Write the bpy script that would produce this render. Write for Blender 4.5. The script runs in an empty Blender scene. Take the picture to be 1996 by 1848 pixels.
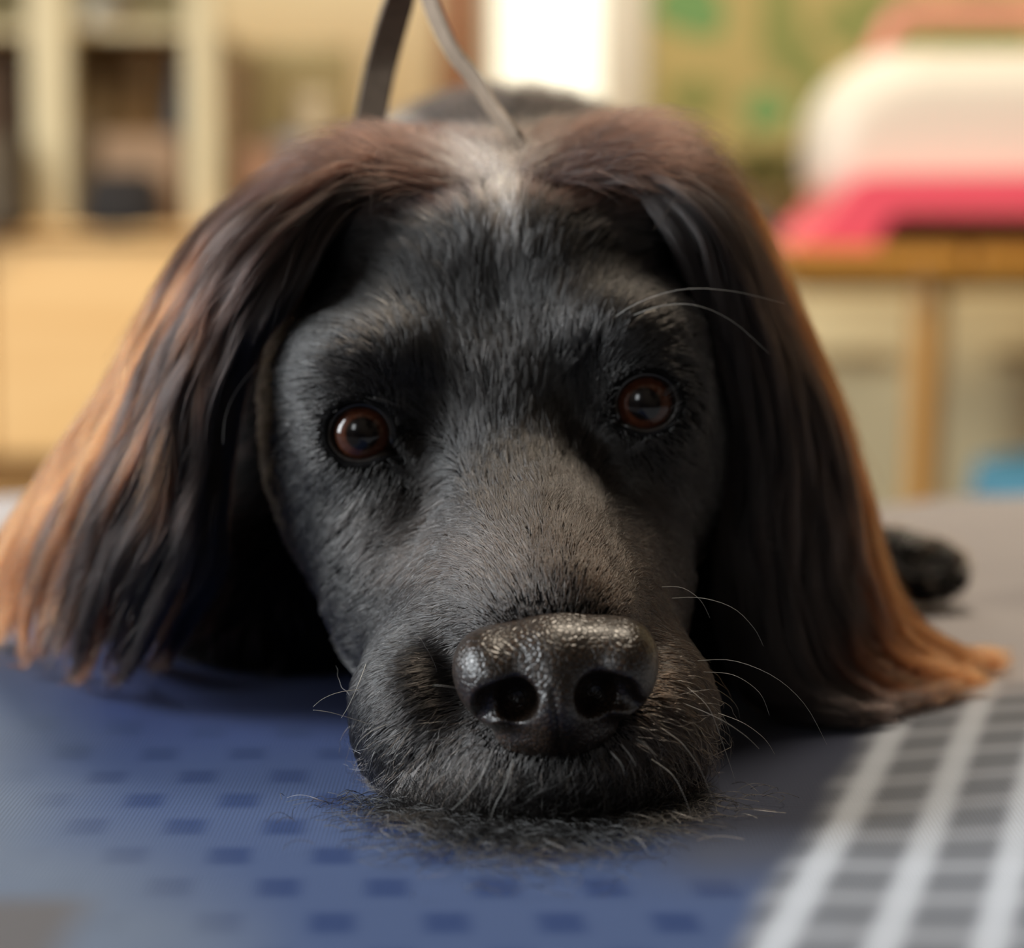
import bpy, math, random
import numpy as np
from mathutils import Vector, Matrix

# ------------------------------------------------------------------ camera
FPX = 5000.0                      # focal length in pixels of the 1996 x 1848 frame
PITCH = math.radians(6.0)
CAMZ = 0.609                      # 10.9 cm above the blanket, whose top is z = 0.5
C0 = np.array([0.0, -0.5, CAMZ])
FW = np.array([0.0, math.cos(PITCH), -math.sin(PITCH)])
UP = np.array([0.0, math.sin(PITCH), math.cos(PITCH)])
RT = np.array([1.0, 0.0, 0.0])
scn = bpy.context.scene
cd = bpy.data.cameras.new('camera')
cd.sensor_width = 36.0
cd.sensor_fit = 'HORIZONTAL'
cd.lens = FPX / 1996 * 36.0
cd.clip_start = 0.01
cd.clip_end = 50
cd.dof.use_dof = True
cd.dof.focus_distance = 0.470
cd.dof.aperture_fstop = 9.2
cam = bpy.data.objects.new('camera', cd)
scn.collection.objects.link(cam)
cam.location = C0
cam.rotation_euler = (math.pi / 2 - PITCH, 0, 0)
scn.camera = cam

# ------------------------------------------------------------------ world, lights, exposure
w = bpy.data.worlds.new('world')
scn.world = w
w.use_nodes = True
wn = w.node_tree.nodes
wl = w.node_tree.links
bg = wn['Background']
wtc = wn.new('ShaderNodeTexCoord')
wsep = wn.new('ShaderNodeSeparateXYZ')
wl.new(wtc.outputs['Generated'], wsep.inputs[0])
wr = wn.new('ShaderNodeValToRGB')
wmr = wn.new('ShaderNodeMapRange')
wmr.inputs[1].default_value = -1
wmr.inputs[2].default_value = 1
wl.new(wsep.outputs['Z'], wmr.inputs[0])
wl.new(wmr.outputs[0], wr.inputs[0])
wr.color_ramp.elements[0].position = 0.35
wr.color_ramp.elements[0].color = (0.10, 0.075, 0.055, 1)
wr.color_ramp.elements[1].position = 0.75
wr.color_ramp.elements[1].color = (0.80, 0.70, 0.58, 1)
wno = wn.new('ShaderNodeTexNoise')       # the cluttered room around: darker and lighter patches
wno.inputs['Scale'].default_value = 2.6
wno.inputs['Detail'].default_value = 3
wl.new(wtc.outputs['Generated'], wno.inputs['Vector'])
wr2 = wn.new('ShaderNodeValToRGB')
wr2.color_ramp.elements[0].position = 0.42
wr2.color_ramp.elements[0].color = (0.10, 0.08, 0.07, 1)
wr2.color_ramp.elements[1].position = 0.60
wr2.color_ramp.elements[1].color = (1.0, 0.92, 0.84, 1)
wl.new(wno.outputs['Fac'], wr2.inputs[0])
wmx = wn.new('ShaderNodeMix')
wmx.data_type = 'RGBA'
wmx.blend_type = 'MULTIPLY'
wmx.inputs['Factor'].default_value = 1.0
wl.new(wr.outputs[0], wmx.inputs['A'])
wl.new(wr2.outputs[0], wmx.inputs['B'])
wl.new(wmx.outputs['Result'], bg.inputs[0])
bg.inputs[1].default_value = 0.26


def area(name, loc, target, sx, sy, power, color):
    l = bpy.data.lights.new(name, 'AREA')
    l.shape = 'RECTANGLE'
    l.size = sx
    l.size_y = sy
    l.energy = power
    l.color = color
    o = bpy.data.objects.new(name, l)
    scn.collection.objects.link(o)
    o.location = loc
    o.rotation_euler = (Vector(target) - Vector(loc)).to_track_quat('-Z', 'Y').to_euler()
    return o


area('side_window_light', (-1.75, -0.10, 1.25), (0, 0.1, .55), 1.1, 1.2, 92, (0.90, 0.96, 1.0))
area('front_window_light', (-0.75, -1.6, 1.35), (0, 0, .55), 0.34, 0.5, 4.2, (0.92, 0.97, 1.0))
area('rear_window_light', (0.05, 2.26, 1.45), (0, 0, .6), 0.5, 1.1, 6, (1.0, 0.97, 0.90))
area('overhead_fill_light', (0.25, 0.70, 2.3), (0.2, 1.3, .6), 0.6, 0.6, 46, (1.0, 0.86, 0.68))  # unseen overhead fill, added to brighten the background
scn.view_settings.view_transform = 'Standard'
scn.view_settings.look = 'None'
scn.view_settings.gamma = 1.0
scn.view_settings.use_curve_mapping = False
scn.view_settings.exposure = -0.28
scn.cycles.max_bounces = 6
scn.cycles.diffuse_bounces = 3
scn.cycles.glossy_bounces = 3
scn.cycles.transmission_bounces = 4
scn.cycles.transparent_max_bounces = 6
scn.cycles.caustics_reflective = False
scn.cycles.caustics_refractive = False

rng = np.random.default_rng(7)
random.seed(7)


# ------------------------------------------------------------------ helpers
def srgb(r, g, b):
    out = []
    for c in (r, g, b):
        c = c / 255.0
        out.append(c / 12.92 if c <= 0.04045 else ((c + 0.055) / 1.055) ** 2.4)
    return tuple(out)


def P(px, py, d):
    """world point seen at pixel (px, py) at depth d metres along the view axis"""
    return C0 + FW * d + RT * ((px - 998) / FPX * d) - UP * ((py - 924) / FPX * d)


def cm(px, py, d):
    """the same point in millimetres of the camera frame (x right, y up, z depth)"""
    return np.array([(px - 998) / FPX * d, -(py - 924) / FPX * d, d])


def cam2world(v):
    v = np.asarray(v, dtype=np.float64) / 1000.0
    return C0 + v[..., 0:1] * RT + v[..., 1:2] * UP + v[..., 2:3] * FW


def rotcam2world(v):
    return v[..., 0:1] * RT + v[..., 1:2] * UP + v[..., 2:3] * FW


def ground_depth(py, h=0.109):
    return h / (math.sin(PITCH) + (py - 924) / FPX * math.cos(PITCH))


def link(o, parent=None):
    scn.collection.objects.link(o)
    if parent is not None:
        o.parent = parent
    return o


def tag(o, label=None, cat=None, group=None, kind=None):
    if label:
        o['label'] = label
    if cat:
        o['category'] = cat
    if group:
        o['group'] = group
    if kind:
        o['kind'] = kind
    return o


def empty(name, loc=(0, 0, 0), rz=0):
    o = bpy.data.objects.new(name, None)
    link(o)
    o.location = loc
    o.rotation_euler = (0, 0, rz)
    return o


def mesh_np(name, V, F, m, parent=None, smooth=True, local_to=None):
    me = bpy.data.meshes.new(name)
    V = np.asarray(V, dtype=np.float64)
    if local_to is not None:
        V = V - np.asarray(local_to)
    if isinstance(F, np.ndarray):
        n = F.shape[1]
        me.vertices.add(len(V))
        me.vertices.foreach_set('co', V.astype(np.float32).ravel())
        me.loops.add(F.size)
        me.loops.foreach_set('vertex_index', F.astype(np.int32).ravel())
        me.polygons.add(len(F))
        me.polygons.foreach_set('loop_start', np.arange(0, F.size, n, dtype=np.int32))
        me.update(calc_edges=True)
    else:
        me.from_pydata(V.tolist(), [], F)
        me.update()
    if smooth:
        me.polygons.foreach_set('use_smooth', np.ones(len(me.polygons), dtype=bool))
    me.materials.append(m)
    o = bpy.data.objects.new(name, me)
    link(o, parent)
    return o


class MB:
    """collects boxes, tubes and lathes into one mesh"""

    def __init__(s):
        s.v = []
        s.f = []

    def add(s, v, f):
        n = len(s.v)
        s.v += [tuple(map(float, p)) for p in v]
        s.f += [tuple(i + n for i in q) for q in f]
        return s

    def box(s, c, d, b=0.0):
        x, y, z = [k / 2 for k in d]
        if b <= 0:
            v = [(c[0] + i * x, c[1] + j * y, c[2] + k * z) for i in (-1, 1) for j in (-1, 1) for k in (-1, 1)]
            f = [(0, 1, 3, 2), (4, 6, 7, 5), (0, 4, 5, 1), (2, 3, 7, 6), (0, 2, 6, 4), (1, 5, 7, 3)]
            return s.add(v, f)
        # chamfered box: rings of a rounded profile
        ring = []
        for (i, j) in ((1, 1), (-1, 1), (-1, -1), (1, -1)):
            a0 = {(1, 1): 0, (-1, 1): 90, (-1, -1): 180, (1, -1): 270}[(i, j)]
            for t in (0, 30, 60, 90):
                a = math.radians(a0 + t)
                ring.append((i * (x - b) + b * math.cos(a), j * (y - b) + b * math.sin(a)))
        lv = []
        for (zz, ins) in ((-z, b), (-z + b * .3, b * .3), (-z + b, 0), (z - b, 0), (z - b * .3, b * .3), (z, b)):
            sx = (x - ins) / x
            sy = (y - ins) / y
            lv.append([(c[0] + q[0] * sx, c[1] + q[1] * sy, c[2] + zz) for q in ring])
        v = [p for l in lv for p in l]
        n = len(ring)
        f = []
        for k in range(len(lv) - 1):
            for i in range(n):
                f.append((k * n + i, k * n + (i + 1) % n, (k + 1) * n + (i + 1) % n, (k + 1) * n + i))
        f.append(tuple(range(n))[::-1])
        f.append(tuple(range((len(lv) - 1) * n, len(lv) * n)))
        return s.add(v, f)

    def tube(s, pts, r, n=12, caps=True):
        pts = [np.array(p, float) for p in pts]
        rr = r if hasattr(r, '__len__') else [r] * len(pts)
        v = []
        f = []
        up = None
        for i, p in enumerate(pts):
            t = pts[min(i + 1, len(pts) - 1)] - pts[max(i - 1, 0)]
            t /= np.linalg.norm(t) + 1e-12
            if up is None:
                up = np.array([0, 0, 1.0]) if abs(t[2]) < .9 else np.array([1.0, 0, 0])
            a = np.cross(t, up)
            a /= np.linalg.norm(a) + 1e-12
            up = np.cross(a, t)
            for k in range(n):
                an = 2 * math.pi * k / n
                v.append(p + rr[i] * (math.cos(an) * a + math.sin(an) * up))
        for i in range(len(pts) - 1):
            for k in range(n):
                f.append((i * n + k, i * n + (k + 1) % n, (i + 1) * n + (k + 1) % n, (i + 1) * n + k))
        if caps:
            f.append(tuple(range(n))[::-1])
            f.append(tuple(range((len(pts) - 1) * n, len(pts) * n)))
        return s.add(v, f)

    def lathe(s, c, prof, n=24):
        v = []
        f = []
        for (r, z) in prof:
            for k in range(n):
                a = 2 * math.pi * k / n
                v.append((c[0] + r * math.cos(a), c[1] + r * math.sin(a), c[2] + z))
        for i in range(len(prof) - 1):
            for k in range(n):
                f.append((i * n + k, i * n + (k + 1) % n, (i + 1) * n + (k + 1) % n, (i + 1) * n + k))
        f.append(tuple(range(n))[::-1])
        f.append(tuple(range((len(prof) - 1) * n, len(prof) * n)))
        return s.add(v, f)

    def prism(s, poly, y0, y1):
        """polygon of (x, z) swept from y0 to y1"""
        n = len(poly)
        v = [(p[0], y0, p[1]) for p in poly] + [(p[0], y1, p[1]) for p in poly]
        f = [tuple(range(n)), tuple(range(n, 2 * n))[::-1]]
        for i in range(n):
            f.append((i, i + n, (i + 1) % n + n, (i + 1) % n))
        return s.add(v, f)

    def build(s, name, m, parent=None, origin=(0, 0, 0), smooth=False):
        me = bpy.data.meshes.new(name)
        me.from_pydata([(a - origin[0], b - origin[1], c - origin[2]) for a, b, c in s.v], [], s.f)
        me.update()
        me.materials.append(m)
        if smooth:
            me.polygons.foreach_set('use_smooth', [True] * len(me.polygons))
        o = bpy.data.objects.new(name, me)
        link(o, parent)
        return o


def mat(name, col, rough=.6, noise=0.0, nscale=30, spec=.4, bump=0.0, bscale=200, bdist=.0005, coat=0.0, sheen=0.0):
    m = bpy.data.materials.new(name)
    m.use_nodes = True
    nt = m.node_tree
    b = nt.nodes['Principled BSDF']
    b.inputs['Base Color'].default_value = (*col, 1)
    b.inputs['Roughness'].default_value = rough
    b.inputs['Specular IOR Level'].default_value = spec
    b.inputs['Coat Weight'].default_value = coat
    b.inputs['Sheen Weight'].default_value = sheen
    tc = nt.nodes.new('ShaderNodeTexCoord')
    if noise > 0:
        n = nt.nodes.new('ShaderNodeTexNoise')
        n.inputs['Scale'].default_value = nscale
        n.inputs['Detail'].default_value = 4
        nt.links.new(tc.outputs['Object'], n.inputs['Vector'])
        r = nt.nodes.new('ShaderNodeValToRGB')
        r.color_ramp.elements[0].position = .3
        r.color_ramp.elements[1].position = .7
        r.color_ramp.elements[0].color = (*[c * (1 - noise) for c in col], 1)
        r.color_ramp.elements[1].color = (*[min(1, c * (1 + noise)) for c in col], 1)
        nt.links.new(n.outputs['Fac'], r.inputs[0])
        nt.links.new(r.outputs[0], b.inputs['Base Color'])
    if bump > 0:
        n = nt.nodes.new('ShaderNodeTexNoise')
        n.inputs['Scale'].default_value = bscale
        nt.links.new(tc.outputs['Object'], n.inputs['Vector'])
        bp = nt.nodes.new('ShaderNodeBump')
        bp.inputs['Strength'].default_value = bump
        bp.inputs['Distance'].default_value = bdist
        nt.links.new(n.outputs['Fac'], bp.inputs['Height'])
        nt.links.new(bp.outputs[0], b.inputs['Normal'])
    return m


def wood(name, c1, c2, scale=6, axis=0, rough=.45):
    m = bpy.data.materials.new(name)
    m.use_nodes = True
    nt = m.node_tree
    b = nt.nodes['Principled BSDF']
    b.inputs['Roughness'].default_value = rough
    tc = nt.nodes.new('ShaderNodeTexCoord')
    mp = nt.nodes.new('ShaderNodeMapping')
    sc = [12, 12, 12]
    sc[axis] = 1.2
    mp.inputs['Scale'].default_value = sc
    nt.links.new(tc.outputs['Object'], mp.inputs[0])
    n = nt.nodes.new('ShaderNodeTexNoise')
    n.inputs['Scale'].default_value = scale
    n.inputs['Detail'].default_value = 6
    n.inputs['Distortion'].default_value = .6
    nt.links.new(mp.outputs[0], n.inputs[0])
    r = nt.nodes.new('ShaderNodeValToRGB')
    r.color_ramp.elements[0].position = .35
    r.color_ramp.elements[1].position = .65
    r.color_ramp.elements[0].color = (*c1, 1)
    r.color_ramp.elements[1].color = (*c2, 1)
    nt.links.new(n.outputs['Fac'], r.inputs[0])
    nt.links.new(r.outputs[0], b.inputs['Base Color'])
    return m


# smooth value noise on numpy arrays
def vnoise(x, seed=0):
    """1-4 D smooth noise in [0,1]; x shape (N, D)"""
    x = np.asarray(x, dtype=np.float64)
    if x.ndim == 1:
        x = x[:, None]
    i = np.floor(x).astype(np.int64)
    f = x - i
    f = f * f * (3 - 2 * f)
    out = np.zeros(len(x))
    D = x.shape[1]
    pr = (73856093, 19349663, 83492791, 2654435761)
    for c in range(2 ** D):
        wgt = np.ones(len(x))
        h = np.full(len(x), seed * 7919 + 12345, dtype=np.int64)
        for k in range(D):
            b = (c >> k) & 1
            wgt = wgt * (f[:, k] if b else 1 - f[:, k])
            h = h ^ ((i[:, k] + b) * pr[k])
        h = (h ^ (h >> 13)) * 1274126177
        h = (h ^ (h >> 16)) & 0xffff
        out += wgt * h / 65535.0
    return out


def fnoise(x, seed=0, octs=3):
    x = np.asarray(x, float)
    s = 0
    a = 1.0
    t = 0
    for o in range(octs):
        s = s + a * vnoise(x * 2 ** o, seed + o)
        t += a
        a *= .5
    return s / t


# ------------------------------------------------------------------ implicit surfaces
ROLL = math.radians(6.4)


def rmat(roll=ROLL, yaw=0.0, pitch=0.0):
    """columns are the local axes in the camera frame"""
    cr, sr = math.cos(roll), math.sin(roll)
    R1 = np.array([[cr, -sr, 0], [sr, cr, 0], [0, 0, 1.0]])
    cy, sy = math.cos(yaw), math.sin(yaw)
    R2 = np.array([[cy, 0, sy], [0, 1, 0], [-sy, 0, cy]])
    cp, sp = math.cos(pitch), math.sin(pitch)
    R3 = np.array([[1, 0, 0], [0, cp, -sp], [0, sp, cp]])
    return R1 @ R2 @ R3


def ell(c, r, R=None):
    R = rmat() if R is None else R
    c = np.asarray(c, float)

    def f(X, Y, Z):
        x, y, z = X - c[0], Y - c[1], Z - c[2]
        a = (x * R[0, 0] + y * R[1, 0] + z * R[2, 0])
        b = (x * R[0, 1] + y * R[1, 1] + z * R[2, 1])
        d = (x * R[0, 2] + y * R[1, 2] + z * R[2, 2])
        k0 = np.sqrt((a / r[0]) ** 2 + (b / r[1]) ** 2 + (d / r[2]) ** 2) + 1e-6
        k1 = np.sqrt((a / r[0] ** 2) ** 2 + (b / r[1] ** 2) ** 2 + (d / r[2] ** 2) ** 2) + 1e-6
        return k0 * (k0 - 1) / k1
    return f


def cone(a, b, ra, rb):
    a = np.asarray(a, float)
    b = np.asarray(b, float)
    ab = b - a
    L2 = float(ab @ ab)

    def f(X, Y, Z):
        t = ((X - a[0]) * ab[0] + (Y - a[1]) * ab[1] + (Z - a[2]) * ab[2]) / L2
        t = np.clip(t, 0, 1)
        return np.sqrt((X - a[0] - t * ab[0]) ** 2 + (Y - a[1] - t * ab[1]) ** 2 + (Z - a[2] - t * ab[2]) ** 2) - (ra + (rb - ra) * t)
    return f


def smin(a, b, k):
    h = np.maximum(k - np.abs(a - b), 0) / k
    return np.minimum(a, b) - h * h * k * .25


def smax(a, b, k):
    return -smin(-a, -b, k)


EYES = [dict(px=706, py=845, d=509.0, cx=776, cy=884, s=1), dict(px=1256, py=787, d=510.0, cx=1204, cy=826, s=-1)]
for e in EYES:
    e['c'] = cm(e['px'], e['py'], e['d'])
    e['can'] = cm(e['cx'], e['cy'], e['d'] - 7)
ER = 9.2

HEAD = [
    (ell(cm(963, 690, 562), (42, 31, 46)), 0),
    (ell(cm(672, 880, 553), (15, 34, 30)), 12),
    (ell(cm(1264, 835, 553), (14, 33, 30)), 12),
    (ell(cm(800, 1110, 525), (18.5, 27, 30)), 12),
    (ell(cm(1180, 1085, 525), (17, 27, 30)), 12),
    (ell(cm(995, 985, 537), (29, 30, 41)), 12),
    (ell(cm(980, 790, 540), (29, 26, 42)), 12),
    (ell(cm(1035, 1190, 500), (27, 24, 41)), 12),
    (ell(cm(688, 835, 538), (15, 26, 35)), 12),
    (ell(cm(1262, 790, 538), (13.5, 25, 35)), 12),
    (ell(cm(735, 705, 518), (16, 10, 19)), 12),
    (ell(cm(1190, 655, 518), (15, 10, 19)), 12),
    (ell(cm(972, 530, 550), (40, 23, 40)), 14),
    (ell(cm(740, 445, 546), (16, 14, 24)), 12),
    (ell(cm(1222, 420, 546), (16, 14, 24)), 12),
    (ell(cm(985, 420, 582), (38, 17, 30)), 16),
    (cone(cm(990, 900, 512), cm(1081, 1220, 464.5), 12.5, 14.0), 8),
    (ell(cm(838, 1395, 487), (14.5, 17, 26), rmat(ROLL, 0, 0.1)), 8),
    (ell(cm(1242, 1390, 485), (14.5, 17, 26), rmat(ROLL, 0, 0.1)), 8),
    (ell(cm(1070, 1460, 472), (21, 14, 22)), 9),
    (ell(cm(1040, 1500, 490), (28, 12, 36)), 6),
]
BODY = [
    (ell(cm(985, 850, 630), (58, 52, 60)), 22),
    (ell(cm(575, 800, 610), (17, 40, 30), rmat(0)), 16),
    (ell(cm(1400, 770, 610), (17, 40, 30), rmat(0)), 16),
    (cone(cm(985, 780, 620), cm(990, 600, 760), 50, 54), 25),
    (cone(cm(990, 590, 760), cm(1010, 640, 960), 57, 52), 30),
    (ell(cm(535, 1130, 612), (34, 25, 34), rmat(0)), 18),
    (ell(cm(1440, 1130, 606), (24, 27, 34), rmat(0)), 18),
    (cone(cm(1430, 1090, 690), cm(1730, 1090, 690), 11, 9), 14),
    (ell(cm(1800, 1112, 690), (13, 9.5, 12), rmat(0)), 6),
    (ell(cm(700, 900, 880), (40, 45, 60), rmat(0)), 30),
    (ell(cm(1300, 900, 900), (40, 45, 60), rmat(0)), 30),
]
TOEC = [cm(1762, 1135, 680), cm(1792, 1140, 677), cm(1824, 1140, 678), cm(1852, 1133, 683)]


def eye_open(e, X, Y):
    """signed distance (mm) to the lid opening, in the picture plane of the head"""
    c = e['c']
    cr, sr = math.cos(ROLL), math.sin(ROLL)
    x, y = X - c[0], Y - c[1]
    a = x * cr + y * sr
    b = -x * sr + y * cr
    q = (np.sqrt((a / 6.2) ** 2 + (b / 5.7) ** 2) - 1) * 5.8
    k = e['can']
    kx, ky = k[0] - c[0], k[1] - c[1]
    L = math.hypot(kx, ky)
    t = np.clip((x * kx + y * ky) / (L * L), 0, 1)
    q2 = np.sqrt((x - t * kx) ** 2 + (y - t * ky) ** 2) - (3.6 * (1 - t) + .4)
    return smin(q, q2, 1.2)


def head_sdf(X, Y, Z, body=True):
    d = HEAD[0][0](X, Y, Z)
    for f, k in HEAD[1:]:
        d = smin(d, f(X, Y, Z), k)
    # stop / medial hollows in front of the brows and the furrow of the forehead
    for (px, py, dd, sx, sy, am) in ((850, 790, 503, 6, 9, 1.2), (1112, 745, 503, 6, 9, 1.4), (975, 560, 512, 4, 22, .8),
                                     (855, 1010, 500, 8, 9, .5), (1195, 985, 500, 8, 9, .5),
                                     (880, 1300, 462, 5, 8, 1.5), (1275, 1290, 462, 5, 8, 1.5)):
        c = cm(px, py, dd)
        g = np.exp(-((X - c[0]) / sx) ** 2 - ((Y - c[1]) / sy) ** 2 - ((Z - c[2]) / 18) ** 2)
        d = d + am * g
    for e in EYES:
        c = e['c']
        s = np.sqrt((X - c[0]) ** 2 + (Y - c[1]) ** 2 + (Z - c[2] - .3) ** 2) - (ER + .9)
        d = smin(d, s, 7)
        d = smax(d, -np.maximum(eye_open(e, X, Y), Z - (c[2] + 1.0)), 1.0)
    if body:
        for f, k in BODY:
            d = smin(d, f(X, Y, Z), k)
        for tcn in TOEC:
            d = smin(d, np.sqrt((X - tcn[0]) ** 2 + (Y - tcn[1]) ** 2 + (Z - tcn[2]) ** 2) - 4.5, 2)
    # rests on the blanket: cut by its plane (0.5 mm above)
    g = (Y * math.cos(PITCH) - Z * math.sin(PITCH)) + 109.0 - 0.6
    return smax(d, -g, 2.0)


nose_c = cm(1080, 1290, 455)


def nose_sdf(X, Y, Z):
    d = ell(cm(1081, 1282, 456.5), (13.2, 9.0, 14.8))(X, Y, Z)
    d = smin(d, ell(cm(966, 1322, 452.5), (7.2, 9.2, 10.5), rmat(ROLL + .35))(X, Y, Z), 4)
    d = smin(d, ell(cm(1205, 1303, 452.5), (7.0, 9.0, 10.5), rmat(ROLL - .35))(X, Y, Z), 4)
    d = smin(d, ell(cm(1084, 1360, 451), (7.0, 9.0, 11))(X, Y, Z), 4)
    d = smin(d, ell(cm(1082, 1430, 457), (11, 4.6, 9.5))(X, Y, Z), 4)
    # nostrils: round hole and a slit that curls outwards and down
    for s, c0, c1, c2 in ((-1, cm(1004, 1368, 442), cm(962, 1372, 444), cm(930, 1400, 449)),
                          (1, cm(1166, 1358, 442), cm(1204, 1352, 444), cm(1242, 1376, 449))):
        h = ell(c0 + np.array([0, 0, 2.0]), (3.9, 3.9, 8), rmat(ROLL))(X, Y, Z)
        h = smin(h, cone(c0, c1 + np.array([0, 0, 0]), 3.3, 3.0)(X, Y, Z), 2)
        h = smin(h, cone(c1, c2, 2.6, 1.4)(X, Y, Z), 2)
        d = smax(d, -h, 1.2)
    # philtrum groove
    gx = cm(1084, 1400, 441)
    g = np.exp(-((X - gx[0] + .11 * (Y - gx[1])) / 0.5) ** 2) * np.clip((cm(0, 1335, 441)[1] - Y) / 3, 0, 1) * (Z < 452)
    d = d + .7 * g
    return d


def surface_net(fn, xs, ys, zs):
    nx, ny, nz = len(xs), len(ys), len(zs)
    G = np.empty((nx, ny, nz), np.float32)
    Xg, Yg = np.meshgrid(xs, ys, indexing='ij')
    for k0 in range(0, nz, 12):
        zz = zs[k0:k0 + 12]
        G[:, :, k0:k0 + 12] = fn(Xg[:, :, None], Yg[:, :, None], zz[None, None, :]).astype(np.float32)
    ins = G < 0
    cnt = np.zeros((nx - 1, ny - 1, nz - 1), np.uint8)
    for i in (0, 1):
        for j in (0, 1):
            for k in (0, 1):
                cnt += ins[i:nx - 1 + i, j:ny - 1 + j, k:nz - 1 + k]
    act = np.argwhere((cnt > 0) & (cnt < 8))
    idx = np.full((nx - 1, ny - 1, nz - 1), -1, np.int32)
    idx[act[:, 0], act[:, 1], act[:, 2]] = np.arange(len(act))
    acc = np.zeros((len(act), 3))
    num = np.zeros(len(act))
    I, J, K = act.T
    corners = [(i, j, k) for i in (0, 1) for j in (0, 1) for k in (0, 1)]
    for a in corners:
        for ax in range(3):
            if a[ax]:
                continue
            b = list(a)
            b[ax] = 1
            ga = G[I + a[0], J + a[1], K + a[2]]
            gb = G[I + b[0], J + b[1], K + b[2]]
            m = (ga < 0) != (gb < 0)
            t = np.where(m, ga / np.where(m, ga - gb, 1), 0)
            pa = np.stack([xs[I + a[0]], ys[J + a[1]], zs[K + a[2]]], 1)
            pb = np.stack([xs[I + b[0]], ys[J + b[1]], zs[K + b[2]]], 1)
            acc[m] += (pa + (pb - pa) * t[:, None])[m]
            num[m] += 1
    V = acc / num[:, None]
    F = []
    for ax in range(3):
        sl0 = [slice(None)] * 3
        sl1 = [slice(None)] * 3
        sl0[ax] = slice(0, -1)
        sl1[ax] = slice(1, None)
        a = ins[tuple(sl0)]
        b = ins[tuple(sl1)]
        ed = np.argwhere(a != b)
        u, v = [(1, 2), (2, 0), (0, 1)][ax]
        ok = (ed[:, u] > 0) & (ed[:, v] > 0) & (ed[:, u] < G.shape[u] - 1) & (ed[:, v] < G.shape[v] - 1)
        ed = ed[ok]
        q = []
        for (du, dv) in ((1, 1), (0, 1), (0, 0), (1, 0)):
            e2 = ed.copy()
            e2[:, u] -= du
            e2[:, v] -= dv
            q.append(idx[e2[:, 0], e2[:, 1], e2[:, 2]])
        q = np.stack(q, 1)
        inside_first = a[ed[:, 0], ed[:, 1], ed[:, 2]]
        q[~inside_first] = q[~inside_first][:, ::-1]
        F.append(q)
    F = np.concatenate(F)
    F = F[(F >= 0).all(1)]
    return V, F


def grad(fn, p, e=.4):
    X, Y, Z = p[:, 0], p[:, 1], p[:, 2]
    g = np.stack([fn(X + e, Y, Z) - fn(X - e, Y, Z), fn(X, Y + e, Z) - fn(X, Y - e, Z), fn(X, Y, Z + e) - fn(X, Y, Z - e)], 1)
    return g / (np.linalg.norm(g, axis=1, keepdims=True) + 1e-9)


# ------------------------------------------------------------------ materials of the room
M = {}
M['wall'] = mat('painted_wall', srgb(250, 232, 190), .8, .05, 6, .2)
M['wall_side'] = mat('painted_side_wall', srgb(222, 205, 170), .8, .05, 6, .2)
M['floor'] = wood('floor_boards', srgb(84, 62, 44), srgb(110, 84, 60), 5, 1)
M['door'] = mat('white_door_paint', srgb(240, 238, 228), .5, .02, 5, .3)
M['brown'] = wood('brown_wood', srgb(150, 98, 66), srgb(176, 122, 88), 6, 2)
M['tan'] = wood('tan_wood', srgb(224, 176, 112), srgb(236, 192, 130), 3, 0, .5)
M['tan_dark'] = wood('tan_plinth', srgb(176, 128, 66), srgb(190, 142, 78), 3, 0, .5)
M['cream'] = mat('cream_lacquer', srgb(206, 188, 148), .5, .04, 10)
M['olive'] = mat('olive_back_panel', srgb(168, 152, 108), .7, .06, 9)
M['brown_box'] = mat('brown_card', srgb(112, 92, 62), .8, .08, 20)
M['ochre_box'] = mat('ochre_card', srgb(128, 98, 60), .8, .08, 20)
M['dark_blue'] = mat('dark_slate_plastic', srgb(64, 64, 62), .5, .05, 20)
M['black'] = mat('black_cloth', srgb(40, 36, 34), .9, .1, 60)
M['tanbox'] = mat('clay_card', srgb(152, 122, 94), .8, .06, 20)
M['greybox'] = mat('grey_card', srgb(120, 106, 88), .8, .06, 20)
M['white_jar'] = mat('white_glaze', srgb(222, 208, 178), .35, .03, 20)
M['grey_cloth'] = mat('grey_white_cloth', srgb(190, 180, 160), .9, .05, 30)
M['table'] = wood('honey_table_wood', srgb(178, 118, 40), srgb(206, 146, 62), 5, 0, .4)
M['table_leg'] = wood('honey_leg_wood', srgb(170, 120, 52), srgb(188, 140, 74), 5, 2, .4)
M['pink'] = mat('pink_plastic', srgb(238, 88, 104), .45, .02, 5)
M['pink_pale'] = mat('pale_pink_plastic', srgb(222, 140, 124), .45, .02, 5)
M['case'] = mat('cream_plastic', srgb(222, 210, 190), .45, .02, 5)
M['teal'] = mat('teal_fabric', srgb(60, 110, 130), .8, .05, 30)
M['hanging_green'] = mat('green_print', srgb(120, 158, 96), .9, .05, 30)
M['hanging_olive'] = mat('olive_print', srgb(142, 146, 84), .9, .05, 30)
M['hanging_dark'] = mat('moss_leaf', srgb(108, 104, 52), .8, .15, 60)
M['orange'] = mat('orange_clay', srgb(204, 138, 76), .8, .05, 30)
M['pot'] = mat('dark_brown_pot', srgb(96, 72, 40), .6, .1, 30)


# ------------------------------------------------------------------ the room (z of floor 0; blanket top 0.5)
def struct(name, mb, m):
    o = mb.build(name, m)
    o['kind'] = 'structure'
    return o


BACKY = 2.35
struct('floor', MB().box((0, 0.9, -0.03), (4.6, 5.2, 0.06)), M['floor'])
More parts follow.
